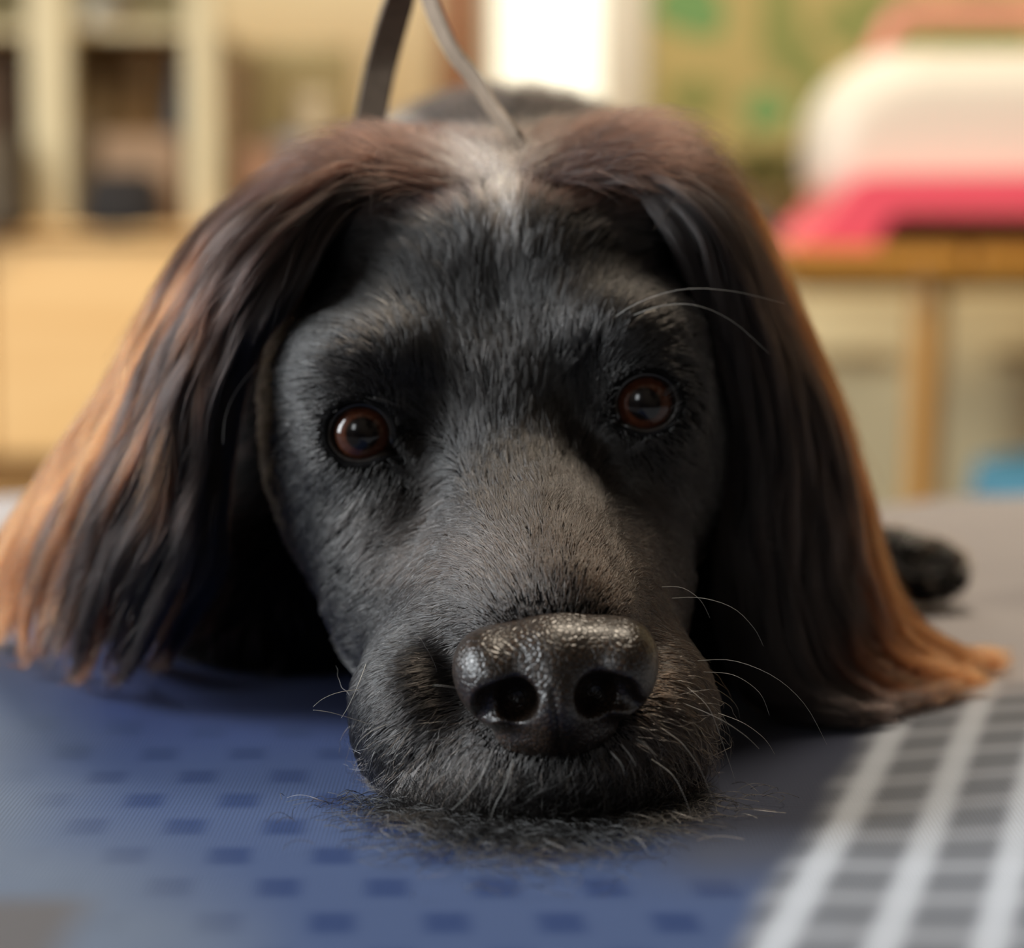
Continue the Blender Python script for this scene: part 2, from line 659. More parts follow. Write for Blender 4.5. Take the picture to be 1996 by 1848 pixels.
# back wall with a window opening; the opening's left edge at pixel 945 and right at 1190
WX0, WX1, WZ0 = P(945, 0, 2.84)[0], P(1192, 0, 2.84)[0], 0.68
struct('wall_back', MB().box(((-2.3 + WX0) / 2, BACKY + .05, 1.3), (WX0 + 2.3, .1, 2.6))
       .box(((2.3 + WX1) / 2, BACKY + .05, 1.3), (2.3 - WX1, .1, 2.6))
       .box(((WX0 + WX1) / 2, BACKY + .05, WZ0 / 2), (WX1 - WX0, .1, WZ0))
       .box(((WX0 + WX1) / 2, BACKY + .05, 2.3), (WX1 - WX0, .1, .6)), M['wall'])


def emis(name, col, s):
    m = bpy.data.materials.new(name)
    m.use_nodes = True
    nt = m.node_tree
    b = nt.nodes['Principled BSDF']
    b.inputs['Base Color'].default_value = (*col, 1)
    b.inputs['Emission Color'].default_value = (*col, 1)
    b.inputs['Emission Strength'].default_value = s
    return m



frame = MB()
cxw = (WX0 + WX1) / 2
M['frame'] = mat('window_frame_white', srgb(232, 222, 200), .5, .02, 5)
WF = MB().box((WX0 + .006, BACKY, (WZ0 + 2.0) / 2), (.012, .07, 2.0 - WZ0), .004).box((WX1 - .006, BACKY, (WZ0 + 2.0) / 2), (.012, .07, 2.0 - WZ0), .004)
WF.box((cxw, BACKY, WZ0 + .02), (WX1 - WX0, .08, .04), .004).box((cxw, BACKY, 1.98), (WX1 - WX0, .07, .04), .004)
win = WF.build('window_1', M['frame'])
win['kind'] = 'structure'
win['label'] = 'bright white window in the back wall behind the dog'
MB().box((cxw, BACKY + .05, (WZ0 + 2.0) / 2), (WX1 - WX0, .006, 2.0 - WZ0)).build('pane', emis('daylit_net_curtain', srgb(250, 250, 238), .9), win)


def X(px, d):
    return (px - 998) / FPX * d


def Zp(py, d):
    return P(998, py, d)[2]


def Yp(d, py=500):
    return P(998, py, d)[1]


def slab(mb, x0, x1, y0, y1, d, th, b=.004):
    """box whose front face spans pixels x0..x1, y0..y1 at depth d and is th metres deep"""
    return mb.box(((X(x0, d) + X(x1, d)) / 2, Yp(d) + th / 2, (Zp(y0, d) + Zp(y1, d)) / 2),
                  (X(x1, d) - X(x0, d), th, abs(Zp(y0, d) - Zp(y1, d))), b)


# brown post of wood left of the window
slab(MB(), 862, 925, -400, 480, 2.80, .05).build('trim_1', M['brown'])['kind'] = 'structure'
slab(MB(), 1194, 1260, -400, 480, 2.80, .05).build('trim_2', M['frame'])['kind'] = 'structure'

# low tan cabinet at the left, with a plinth
D1 = 2.15
cab = empty('low_cabinet', (X(150, D1), Yp(D1) + .2, 0))
tag(cab, 'low honey-tan wooden cabinet under the shelf unit at the left', 'cabinet')


def child(mb, name, m, par):
    o = mb.build(name, m, par, origin=par.location)
    return o


child(slab(MB(), -700, 640, 462, 905, D1 + .012, .42, .006), 'cabinet_body', M['tan'], cab)
child(slab(MB(), -710, 650, 446, 464, D1 - .01, .45, .004), 'cabinet_top', M['tan'], cab)
child(slab(MB(), -660, -30, 476, 895, D1, .014, .003), 'door', M['tan'], cab)
child(slab(MB(), -22, 630, 476, 895, D1, .014, .003), 'door', M['tan'], cab)
plz = Zp(905, D1)
child(MB().box(((X(-690, D1) + X(630, D1)) / 2, Yp(D1) + .23, plz / 2), (X(630, D1) - X(-690, D1), .38, plz)), 'plinth', M['tan_dark'], cab)

# open shelf unit standing on the cabinet
su = empty('shelf_unit', (X(250, D1), Yp(D1) + .2, Zp(446, D1)))
tag(su, 'open shelf unit with cream posts standing on the tan cabinet', 'shelf')
zt = Zp(447, D1)


def boxz(mb, x0, x1, y0, d, th, zb, b=.004):
    """box on height zb up to the pixel row y0"""
    z1 = Zp(y0, d)
    return mb.box(((X(x0, d) + X(x1, d)) / 2, Yp(d) + th / 2, (z1 + zb) / 2), (X(x1, d) - X(x0, d), th, z1 - zb), b)


for (a, b_) in ((60, 140), (366, 428), (-560, -500)):
    child(boxz(MB(), a, b_, -260, D1 + .02, .03, zt), 'post', M['cream'], su)
child(boxz(MB(), -560, 428, -260, D1 + .3, .012, zt), 'back_panel', M['olive'], su)
child(slab(MB(), -560, 428, 52, 72, D1 + .05, .25, .003), 'shelf_board', M['cream'], su)
child(slab(MB(), -560, 428, -262, -240, D1 + .02, .29, .003), 'top_board', M['cream'], su)
zs = Zp(52, D1 + .05) + .0005


def thing1(name, mb, m, label, cat, group=None, smooth=False):
    v = np.array(mb.v)
    c = (v[:, :2].min(0) + v[:, :2].max(0)) / 2
    o = mb.build(name, m, None, origin=(c[0], c[1], v[:, 2].min()), smooth=smooth)
    o.location = (c[0], c[1], v[:, 2].min())
    return tag(o, label, cat, group)


thing1('storage_box', boxz(MB(), 155, 245, 82, D1 + .08, .16, zt, .005), M['brown_box'], 'tall dark brown box on the shelf unit between the cream posts', 'box')
thing1('storage_box', boxz(MB(), 247, 306, 78, D1 + .09, .16, zt, .005), M['ochre_box'], 'ochre-brown box beside the tall dark brown box on the shelf', 'box')
thing1('bottle', MB().lathe((X(330, D1), Yp(D1) + .10, zt), [(.012, 0), (.013, .01), (.013, .10), (.008, .125), (.006, .13), (.006, .145), (.007, .147), (.007, .155)]), M['dark_blue'],
       'slender dark grey bottle standing right of the ochre box on the shelf', 'bottle', smooth=True)


def pile(x0, x1, ytop, d, th, zb, seed, fold=4):
    """a soft folded heap of cloth"""
    r = random.Random(seed)
    n, mm = 28, 14
    z1 = Zp(ytop, d)
    cx_, cy_ = (X(x0, d) + X(x1, d)) / 2, Yp(d) + th / 2
    rx, ry = (X(x1, d) - X(x0, d)) / 2, th / 2
    v = []
    f = []
    for j in range(mm + 1):
        t = j / mm
        rad = math.cos(t * math.pi / 2) ** .45
        zz = zb + (z1 - zb) * math.sin(t * math.pi / 2) ** .9
        for i in range(n):
            a = 2 * math.pi * i / n
            wv = 1 + .05 * math.sin(fold * a + 5 * t + seed) + .03 * math.sin(9 * a + seed)
            v.append((cx_ + rx * rad * wv * math.copysign(abs(math.cos(a)) ** .8, math.cos(a)), cy_ + ry * rad * wv * math.sin(a), zz + .003 * math.sin(7 * a + t * 9) * (t > .2)))
    for j in range(mm):
        for i in range(n):
            f.append((j * n + i, j * n + (i + 1) % n, (j + 1) * n + (i + 1) % n, (j + 1) * n + i))
    f.append(tuple(range(n))[::-1])
    f.append(tuple(range(mm * n, mm * n + n)))
    return MB().add(v, f)


thing1('handbag', pile(150, 318, 338, D1 - .012, .05, zt, 3), M['black'], 'small black cloth bag lying at the front edge of the tan cabinet top', 'bag', smooth=True)
thing1('storage_box', boxz(MB(), 200, 352, 262, D1 + .022, .05, zt, .004), M['tanbox'], 'clay-coloured box behind the black cloth bag', 'box')
thing1('storage_box', boxz(MB(), 84, 198, 240, D1 + .055, .022, zt, .004), M['greybox'], 'short grey-brown box behind the cream left post', 'box')
thing1('folded_cloth', pile(-95, 38, 265, D1 - .03, .06, zt, 5), mat('dusky_cloth', srgb(92, 82, 68), .9, .08, 40), 'dusky grey-brown folded cloth at the left end of the cabinet top', 'cloth', smooth=True)
thing1('storage_box', boxz(MB(), -80, 32, 92, D1 + .11, .1, zt, .004), mat('umber_card', srgb(86, 64, 44), .8, .08, 30), 'umber box at the far left behind the dusky folded cloth', 'box')
thing1('folded_cloth', pile(150, 260, -20, D1 + .12, .12, zs, 9), M['grey_cloth'], 'pale grey folded cloth on the upper shelf board', 'cloth', smooth=True)

# sideboard with things right of the shelf, on the same cabinet
D2 = 2.3
thing1('picture_board', slab(MB(), 436, 690, 92, 447, D2 + .03, .02, .003), M['olive'], 'plain olive board leaning behind the white jar on the cabinet', 'board')
thing1('storage_box', boxz(MB(), 440, 486, 108, D2 - .06, .07, zt, .003), mat('walnut_card', srgb(122, 96, 64), .8, .06, 20), 'narrow walnut-brown box right of the shelf unit', 'box')
thing1('jar', MB().lathe((X(600, D2 - .05), Yp(D2 - .05) + .05, zt), [(.012, 0), (.017, .006), (.018, .03), (.018, Zp(185, D2) - zt - .03), (.014, Zp(185, D2) - zt - .018), (.016, Zp(185, D2) - zt - .014), (.016, Zp(185, D2) - zt)]), M['white_jar'],
       'tall cream-white jar left of the dark leash strap', 'jar', smooth=True)
thing1('storage_box', boxz(MB(), 470, 548, 285, D2 - .12, .05, zt, .003), mat('rust_card', srgb(146, 106, 78), .8, .06, 20), 'low rust-brown box in front of the olive board', 'box')
thing1('cup', MB().lathe((X(560, D2 - .08), Yp(D2 - .08) + .03, zt), [(.012, 0), (.015, .004), (.018, Zp(268, D2) - zt), (.016, Zp(268, D2) - zt), (.013, .006)]), mat('blue_grey_glaze', srgb(124, 122, 128), .4), 'small blue-grey cup beside the cream-white jar', 'cup', smooth=True)

# printed wall hanging right of the window
D3 = 2.77


def blob_pts(cx_, cy_, rx, ry, d, seed, n=26):
    r = random.Random(seed)
    ph = [r.uniform(0, 6.28) for _ in range(3)]
    o = []
    for i in range(n):
        a = 2 * math.pi * i / n
        k = 1 + .14 * math.sin(2 * a + ph[0]) + .09 * math.sin(3 * a + ph[1]) + .05 * math.sin(5 * a + ph[2])
        o.append((X(cx_ + rx * k * math.cos(a), d), Zp(cy_ + ry * k * math.sin(a), d)))
    return o


hang = slab(MB(), 1262, 2090, -330, 470, D3, .006, 0).build('wall_hanging', mat('straw_canvas', srgb(186, 168, 108), .9, .05, 8))
tag(hang, 'straw-yellow wall hanging printed with green patches behind the cream case', 'wall hanging')
for (cx_, cy_, rx, ry, m, s) in ((1342, 18, 62, 62, 'hanging_green', 1), (1520, 60, 45, 100, 'hanging_olive', 2), (1352, 190, 48, 40, 'hanging_olive', 3),
                                 (1490, 215, 40, 45, 'hanging_green', 4), (1700, 40, 110, 60, 'hanging_olive', 5), (1900, 60, 120, 70, 'hanging_olive', 6),
                                 (1580, 190, 25, 120, 'hanging_olive', 7)):
    y0 = Yp(D3)
    po = blob_pts(cx_, cy_, rx, ry, D3, s)
    MB().prism(po, y0 - .0015, y0 - .0002).build('printed_patch', M[m], hang)

# low kitchen unit behind the table: cream, two doors with dark handles
D4 = 2.5
unit = empty('cream_cupboard', (X(1700, D4), Yp(D4) + .1, 0))
tag(unit, 'cream cupboard with recessed handles behind the honey wooden table', 'cupboard')
z_top = Zp(585, D4)
zc0 = 0.06
M['cupboard'] = mat('cream_cupboard_paint', srgb(226, 210, 166), .5, .02, 5)
M['cupboard_in'] = mat('handle_metal', srgb(172, 148, 108), .5, .04, 9)


def zbox(mb, x0, x1, z0, z1, d, th, b=.003):
    return mb.box(((X(x0, d) + X(x1, d)) / 2, Yp(d) + th / 2, (z0 + z1) / 2), (X(x1, d) - X(x0, d), th, z1 - z0), b)


child(zbox(MB(), 1380, 2250, zc0, Zp(560, D4), D4 + .015, .2), 'carcass', M['cupboard'], unit)
child(zbox(MB(), 1385, 2245, 0, zc0, D4 + .04, .17), 'plinth', M['tan_dark'], unit)
for (a, b_) in ((1388, 1800), (1806, 2244)):
    dr = child(zbox(MB(), a, b_, zc0 + .01, Zp(572, D4), D4, .015), 'door', M['cupboard'], unit)
    cxx = (X(1650 if a < 1500 else 2010, D4))
    hb = MB().tube([(cxx - .03, Yp(D4) - .0, Zp(695, D4)), (cxx - .03, Yp(D4) - .018, Zp(695, D4)), (cxx + .03, Yp(D4) - .018, Zp(695, D4)), (cxx + .03, Yp(D4), Zp(695, D4))], .007, 10)
    hb.build('handle', M['cupboard_in'], dr, origin=unit.location)

# plant pot on the cupboard top, moss-green plant, orange bowl
zc = Zp(560, D4)
pp = empty('potted_plant', (X(1522, D4), Yp(D4) + .09, zc))
tag(pp, 'bushy moss-green plant in a dark brown pot beside the cream case', 'plant')
hz = Zp(380, D4) - zc
child(MB().lathe((X(1522, D4), Yp(D4) + .09, zc), [(.030, 0), (.034, .004), (.046, hz - .012), (.050, hz - .010), (.050, hz), (.044, hz), (.042, hz - .02)]), 'pot', M['pot'], pp)
r_ = random.Random(4)
lv = MB()
for i in range(130):
    a = r_.uniform(0, 6.28)
    rr = .040 * math.sqrt(r_.random())
    z0 = zc + hz + r_.uniform(.0, .035)
    c0 = np.array([X(1522, D4) + rr * math.cos(a), Yp(D4) + .09 + rr * math.sin(a), z0])
    L = r_.uniform(.018, .034)
    dv = np.array([math.cos(a) * .7, math.sin(a) * .7, r_.uniform(-.1, .9)])
    dv /= np.linalg.norm(dv)
    sd = np.cross(dv, [0, 0, 1])
    sd /= np.linalg.norm(sd)
    w_ = L * .28
    up_ = np.cross(sd, dv) * L * .08
    lv.add([c0, c0 + dv * L * .5 + sd * w_ + up_, c0 + dv * L, c0 + dv * L * .5 - sd * w_ + up_], [(0, 1, 2, 3)])
child(lv, 'foliage', M['hanging_dark'], pp)
thing1('bowl', MB().lathe((X(1275, D4), Yp(D4) + .09, zc), [(.03, 0), (.034, .004), (.048, .05), (.053, Zp(300, D4) - zc - .005), (.053, Zp(300, D4) - zc), (.047, Zp(300, D4) - zc - .004), (.035, .03), (.01, .012)]), M['orange'],
       'deep orange clay bowl left of the potted plant', 'bowl', smooth=True)

# wooden table, 2 m away
D5 = 2.0
tb = empty('wooden_table', (X(1830, D5) + .2, Yp(D5) + .2, 0))
tag(tb, 'small honey-coloured wooden table carrying the pink and cream case', 'table')
TZ = Zp(484, D5)
x0t, x1t = X(1478, D5), X(1478, D5) + .78
xj = X(1893, D5)
child(MB().box(((x0t + xj) / 2 - .001, Yp(D5) + .21, TZ - .009), (xj - x0t - .002, .42, .018), .004), 'tabletop', M['table'], tb)
child(MB().box(((xj + x1t) / 2 + .001, Yp(D5) + .21, TZ - .009), (x1t - xj - .002, .42, .018), .004), 'tabletop_leaf', M['table'], tb)
child(MB().box(((x0t + x1t) / 2, Yp(D5) + .03, TZ - .026), (x1t - x0t - .06, .018, .018), .002), 'apron', M['table_leg'], tb)
for (lx, ly) in ((X(1822, D5), .03), (X(1822, D5 + .37), .38), (x1t - .03, .03), (x1t - .03, .38)):
    child(MB().tube([(lx, Yp(D5) + ly, TZ - .018), (lx, Yp(D5) + ly, TZ - .06), (lx - .012, Yp(D5) + ly, 0.0)], [.012, .0135, .011], 16), 'leg', M['table_leg'], tb)
child(MB().box(((xj), Yp(D5) + .21, TZ - .027), (.03, .34, .018), .002), 'cross_brace', M['table_leg'], tb)

# pink and cream carry case on the table
Dc = 2.03
Zoff = 0
cs = empty('carry_case', (X(1900, Dc), Yp(Dc) + .1, TZ))
tag(cs, 'cream rounded carry case with pale pink handle and bright pink base on the table', 'case')
xl, xr = X(1600, Dc), X(1600, Dc) + .40
zb, zt2 = Zp(400, Dc), Zp(92, Dc)


def rounded(xl, xr, zb, zt, r1, r2, n=14):
    p = []
    for (cx_, cz_, r, a0) in ((xr - r2, zb + r2, r2, -90), (xr - r1, zt - r1, r1, 0), (xl + r1, zt - r1, r1, 90), (xl + r2, zb + r2, r2, 180)):
        for i in range(n + 1):
            a = math.radians(a0 + 90 * i / n)
            p.append((cx_ + r * math.cos(a), cz_ + r * math.sin(a)))
    return p


def puffed(poly, y0, y1, b, steps=6):
    """prism with rounded front and back rims"""
    P_ = np.array(poly)
    c = P_.mean(0)
    N = len(P_)
    v = []
    f = []
    lv_ = []
    for i in range(steps + 1):
        a = math.pi / 2 * i / steps
        lv_.append((y0 + b * (1 - math.sin(a)), b * (1 - math.cos(a))))
    lv_ = [(y0 + b - b * math.sin(math.pi / 2 * (1 - i / steps)), b * (1 - math.cos(math.pi / 2 * (1 - i / steps)))) for i in range(steps + 1)]
    full = [(y, ins) for y, ins in lv_] + [(y1 + y0 - y, ins) for y, ins in lv_[::-1]]
    ext = (P_.max(0) - P_.min(0)) / 2
    for (y, ins) in full:
        s = 1 - ins / ext
        q = c + (P_ - c) * s
        v += [(a_, y, b_) for a_, b_ in q]
    for k in range(len(full) - 1):
        for i in range(N):
            f.append((k * N + i, (k + 1) * N + i, (k + 1) * N + (i + 1) % N, k * N + (i + 1) % N))
    f.append(tuple(range(N)))
    f.append(tuple(range((len(full) - 1) * N, len(full) * N))[::-1])
    return MB().add(v, f)


yc = Yp(Dc)
child(puffed(rounded(xl, xr, zb, zt2, .075, .03), yc + .02, yc + .18, .035), 'case_body', M['case'], cs)
hp = []
hx0, hx1 = X(1742, Dc), X(1742, Dc) + .20
ht = Zp(14, Dc)
hp = [(hx0 - .012, yc + .09, zt2 - .02), (hx0, yc + .09, zt2 + .004), (hx0 + .010, yc + .09, ht - .006), (hx0 + .022, yc + .09, ht), (hx1 - .022, yc + .09, ht), (hx1 - .01, yc + .09, ht - .006), (hx1, yc + .09, zt2 + .004), (hx1 + .012, yc + .09, zt2 - .02)]
child(MB().tube(hp, .0085, 12), 'handle', M['pink_pale'], cs)
# base: pink tray bridging on two feet
pz = lambda y: Zp(y, Dc)
prof = [(X(1535, Dc), TZ + .001), (X(1590, Dc), pz(440)), (X(1640, Dc), pz(385)), (X(1668, Dc), pz(352)), (X(1700, Dc), pz(343)), (xr + .02, pz(338)), (xr + .06, pz(385)), (xr + .08, TZ + .001),
        (xr + .02, TZ + .001), (xr, pz(418)), (X(1745, Dc), pz(418)), (X(1722, Dc), pz(432)), (X(1698, Dc), TZ + .001)]
child(MB().prism(prof, yc - .02, yc + .21), 'base_tray', M['pink'], cs)
child(MB().box(((X(1745, Dc) + xr) / 2, yc + .15, (TZ + pz(420)) / 2), (xr - X(1745, Dc) - .004, .01, pz(420) - TZ - .002), .002), 'base_panel', M['pink'], cs)

# teal cushion on the floor behind the bed, right edge
thing1('teal_basket', MB().lathe((X(2215, 1.62), Yp(1.62) + .1, 0), [(.07, 0), (.078, .01), (.085, Zp(955, 1.62) - .02), (.08, Zp(938, 1.62)), (.072, Zp(938, 1.62)), (.07, .1)]), M['teal'],
       'teal tub standing beyond the far right edge of the bed', 'tub', smooth=True)

# ------------------------------------------------------------------ bed and blanket
bed = empty('bed', (0.0, .0, 0))
tag(bed, 'low bed with a dark wooden frame under the patterned blanket', 'bed')
M['mattress'] = mat('mattress_ticking', srgb(150, 146, 142), .9, .05, 40)
M['bedframe'] = wood('dark_bed_wood', srgb(62, 46, 34), srgb(84, 64, 48), 5, 0)
child(MB().box((0, .0, .37), (1.5, .98, .2), .03), 'mattress', M['mattress'], bed)
child(MB().box((0, .0, .2), (1.6, 1.06, .14), .01), 'bed_frame', M['bedframe'], bed)
child(MB().box((0, .535, .32), (1.6, .03, .33), .008), 'side_rail', M['bedframe'], bed)
for sx in (-.74, .74):
    for sy in (-.47, .47):
        child(MB().box((sx, sy, .065), (.06, .06, .13), .006), 'leg', M['bedframe'], bed)


def bump(x, y, cx_, cy_, sx, sy, am):
    return am * np.exp(-((x - cx_) / sx) ** 2 - ((y - cy_) / sy) ** 2)


def blanket_z(x, y):
    """height of the blanket (m) above z = 0.5"""
    z = bump(x, y, -.165, .075, .075, .05, .014)
    z = z + bump(x, y, .20, .12, .05, .03, .010) + bump(x, y, .30, .28, .12, .05, .016)
    z = z + bump(x, y, .15, .20, .035, .012, .006) + bump(x, y, .19, .185, .02, .01, .006)
    q = np.stack([np.ravel(x) * 9 + 3, np.ravel(y) * 7 + 5], 1)
    n = (fnoise(q, 3, 3) - .5).reshape(np.shape(x))
    far = np.clip((np.abs(x) - .05) / .1, 0, 1) * np.clip((y + .35) / .1, 0, 1) + np.clip((y - .1) / .1, 0, 1)
    z = z + n * .018 * np.clip(far, 0, 1)
    z = z * (1 - np.clip(1.6 - np.abs(x) / .05, 0, 1) * np.clip((y + .08) / .05, 0, 1)) - .0006
    # falls over the edge of the mattress
    e = np.clip((np.abs(x) - .72) / .04, 0, 1) + np.clip((y - .455) / .04, 0, 1) + np.clip((-.47 - y) / .04, 0, 1)
    return z - .05 * np.clip(e, 0, 1) ** 2


def axis_pts(lo, hi, flo, fhi, fine, coarse):
    return np.concatenate([np.arange(lo, flo, coarse), np.arange(flo, fhi, fine), np.arange(fhi, hi + coarse, coarse)])


bx_ = axis_pts(-.76, .76, -.15, .16, .0012, .005)
by_ = axis_pts(-.5, .495, -.2, .12, .0012, .005)
BX, BY = np.meshgrid(bx_, by_, indexing='ij')
BZ = blanket_z(BX, BY) + .5
nx_, ny_ = BX.shape
ii = np.arange(nx_ * ny_).reshape(nx_, ny_)
BF = np.stack([ii[:-1, :-1], ii[1:, :-1], ii[1:, 1:], ii[:-1, 1:]], -1).reshape(-1, 4)
BV = np.stack([BX, BY, BZ], -1).reshape(-1, 3)


def attr_mat(name, attr, rough=.9, spec=.2):
    m = bpy.data.materials.new(name)
    m.use_nodes = True
    nt = m.node_tree
    b = nt.nodes['Principled BSDF']
    a = nt.nodes.new('ShaderNodeAttribute')
    a.attribute_name = attr
    nt.links.new(a.outputs['Color'], b.inputs['Base Color'])
    b.inputs['Roughness'].default_value = rough
    b.inputs['Specular IOR Level'].default_value = spec
    return m


bm_ = attr_mat('printed_cotton', 'print')
nt = bm_.node_tree
b = nt.nodes['Principled BSDF']
b.inputs['Sheen Weight'].default_value = .04
tc = nt.nodes.new('ShaderNodeTexCoord')
hs = []
for ax_ in ('X', 'Y'):
    wv = nt.nodes.new('ShaderNodeTexWave')
    wv.bands_direction = ax_
    wv.inputs['Scale'].default_value = 420
    wv.inputs['Distortion'].default_value = .6
    nt.links.new(tc.outputs['Object'], wv.inputs[0])
    hs.append(wv)
mx = nt.nodes.new('ShaderNodeMath')
mx.operation = 'MULTIPLY'
nt.links.new(hs[0].outputs['Fac'], mx.inputs[0])
nt.links.new(hs[1].outputs['Fac'], mx.inputs[1])
bp = nt.nodes.new('ShaderNodeBump')
bp.inputs['Strength'].default_value = .25
bp.inputs['Distance'].default_value = .0003
nt.links.new(mx.outputs[0], bp.inputs['Height'])
nt.links.new(bp.outputs[0], b.inputs['Normal'])


def sstep(a, b_, x):
    t = np.clip((x - a) / (b_ - a), 0, 1)
    return t * t * (3 - 2 * t)


def mixc(a, b_, t):
    return a + (b_ - a) * t[..., None]


x = BV[:, 0] * 1000
dd = (BV[:, 1] + .5) * 1000        # distance from the camera foot, mm
wob = (fnoise(np.stack([x / 40, dd / 40], 1), 11, 2) - .5)
c_blue = np.array(srgb(22, 46, 102))  # far blue of the print, with shade near the dog worked in
c_deep = np.array(srgb(8, 40, 88))
c_gb = np.array(srgb(54, 72, 106))
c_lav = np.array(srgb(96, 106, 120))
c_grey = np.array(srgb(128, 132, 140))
c_far = np.array(srgb(160, 155, 156))
c_white = np.array(srgb(176, 182, 192))
c_dg = np.array(srgb(98, 102, 110))
# check lattice of the blue cloth
row = (dd - 445) / 20.3
xs_ = (x + 40.3 + .064 * (dd - 445)) / 17.6
ri = np.round(row)
sx = xs_ - .5 * (np.mod(ri, 2))
fx = np.abs(sx - np.round(sx))
fy = np.abs(row - ri)
sq = (1 - sstep(.10, .30, fx)) * (1 - sstep(.14, .42, fy))
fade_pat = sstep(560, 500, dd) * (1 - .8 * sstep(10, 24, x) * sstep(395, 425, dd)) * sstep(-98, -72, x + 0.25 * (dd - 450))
base = mixc(np.broadcast_to(c_blue, (len(x), 3)).copy(), c_gb[None], sstep(560, 460, dd) * .75)
lat = mixc(base, c_deep[None], sq * fade_pat)
lat = mixc(lat, np.array(srgb(50, 52, 62))[None], .85 * sstep(16, 34, x) * sstep(390, 430, dd))  # shade right of the muzzle, painted into the print as slate
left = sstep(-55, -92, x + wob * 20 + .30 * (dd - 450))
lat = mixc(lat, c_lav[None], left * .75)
# striped plaid at the right
s = x - .263 * (dd - 409)
st = (s - 48.9) / 15.85
fs = np.abs(st - np.round(st))
stripe = .85 * (1 - sstep(.04, .30, fs))
cr_ = (dd - 399) / 20.3
fc = np.abs(cr_ - np.round(cr_))
cross = 1 - sstep(.10, .38, fc)
pl = mixc(np.broadcast_to(c_dg, (len(x), 3)).copy(), c_grey[None], cross * .7)
pl = mixc(pl, c_white[None], stripe)
farp = sstep(540, 590, dd + wob * 60)
pl = mixc(pl, c_far[None], farp)
right = sstep(40, 47, s + wob * 5)
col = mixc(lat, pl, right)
beyond = sstep(600, 680, dd)
col = mixc(col, c_far[None], beyond)
brown_corner = sstep(-62, -72, x) * sstep(402, 385, dd + wob * 20)
col = mixc(col, np.array(srgb(84, 78, 74))[None], brown_corner * .8)
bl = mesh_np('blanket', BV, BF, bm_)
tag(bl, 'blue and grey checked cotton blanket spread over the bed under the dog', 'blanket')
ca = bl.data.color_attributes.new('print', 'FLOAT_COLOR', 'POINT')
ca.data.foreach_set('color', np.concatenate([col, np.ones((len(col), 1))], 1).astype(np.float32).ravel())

# ------------------------------------------------------------------ the dog
dog = empty('dog', (0.0, 0.0, 0.5))
DL = np.array([0.0, 0.0, 0.5])
tag(dog, 'black spaniel with long red-tipped ears lying with its chin on the blue blanket', 'dog')


def hair_mat(name, attr='hair_color', rough=.32, rad=.5):
    m = bpy.data.materials.new(name)
    m.use_nodes = True
    nt = m.node_tree
    nt.nodes.clear()
    out = nt.nodes.new('ShaderNodeOutputMaterial')
    h = nt.nodes.new('ShaderNodeBsdfHairPrincipled')
    h.parametrization = 'COLOR'
    a = nt.nodes.new('ShaderNodeAttribute')
    a.attribute_name = attr
    nt.links.new(a.outputs['Color'], h.inputs['Color'])
    h.inputs['Roughness'].default_value = rough
    h.inputs['Radial Roughness'].default_value = rad
    h.inputs['Random Roughness'].default_value = .2
    nt.links.new(h.outputs[0], out.inputs['Surface'])
    return m


HM = hair_mat('spaniel_hair')


def curves_obj(name, pts, rad, col, m, parent):
    """pts (N,K,3) world, rad (N,K), col (N,K,3)"""
    N, K, _ = pts.shape
    cu = bpy.data.hair_curves.new(name)
    cu.add_curves([K] * N)
    cu.position_data.foreach_set('vector', (pts - DL).astype(np.float32).ravel()) if hasattr(cu, 'position_data') else cu.attributes['position'].data.foreach_set('vector', (pts - DL).astype(np.float32).ravel())
    ra = cu.attributes.get('radius') or cu.attributes.new('radius', 'FLOAT', 'POINT')
    ra.data.foreach_set('value', rad.astype(np.float32).ravel())
    c = cu.attributes.new('hair_color', 'FLOAT_COLOR', 'POINT')
    c.data.foreach_set('color', np.concatenate([col, np.ones((N, K, 1))], -1).astype(np.float32).ravel())
    cu.materials.append(m)
    o = bpy.data.objects.new(name, cu)
    link(o, parent)
    return o


def axis3(lo, hi, flo, fhi, fine, grow=1.12, mx=5.0):
    mid = list(np.arange(flo, fhi + fine, fine))
    a = [flo]
    st = fine
    while a[-1] > lo:
        st = min(mx, st * grow)
        a.append(a[-1] - st)
    b_ = [mid[-1]]
    st = fine
    while b_[-1] < hi:
        st = min(mx, st * grow)
        b_.append(b_[-1] + st)
    return np.array(a[:0:-1] + mid + b_[1:])


xs = axis3(-85, 145, -46, 44, .9)
ys = axis3(-105, 150, -68, 58, .9)
zs_ = axis3(430, 1060, 436, 530, .9)
HV, HF = surface_net(head_sdf, xs, ys, zs_)
skin = mat('black_skin', (0.0035, 0.003, 0.003), .85, .2, 300, .1)
HW = cam2world(HV)
HW[:, 2] = np.maximum(HW[:, 2], .5004 + np.maximum(blanket_z(HW[:, 0], HW[:, 1]), 0))
body = mesh_np('body', HW, HF, skin, dog, local_to=DL)
print('body verts', len(HV))

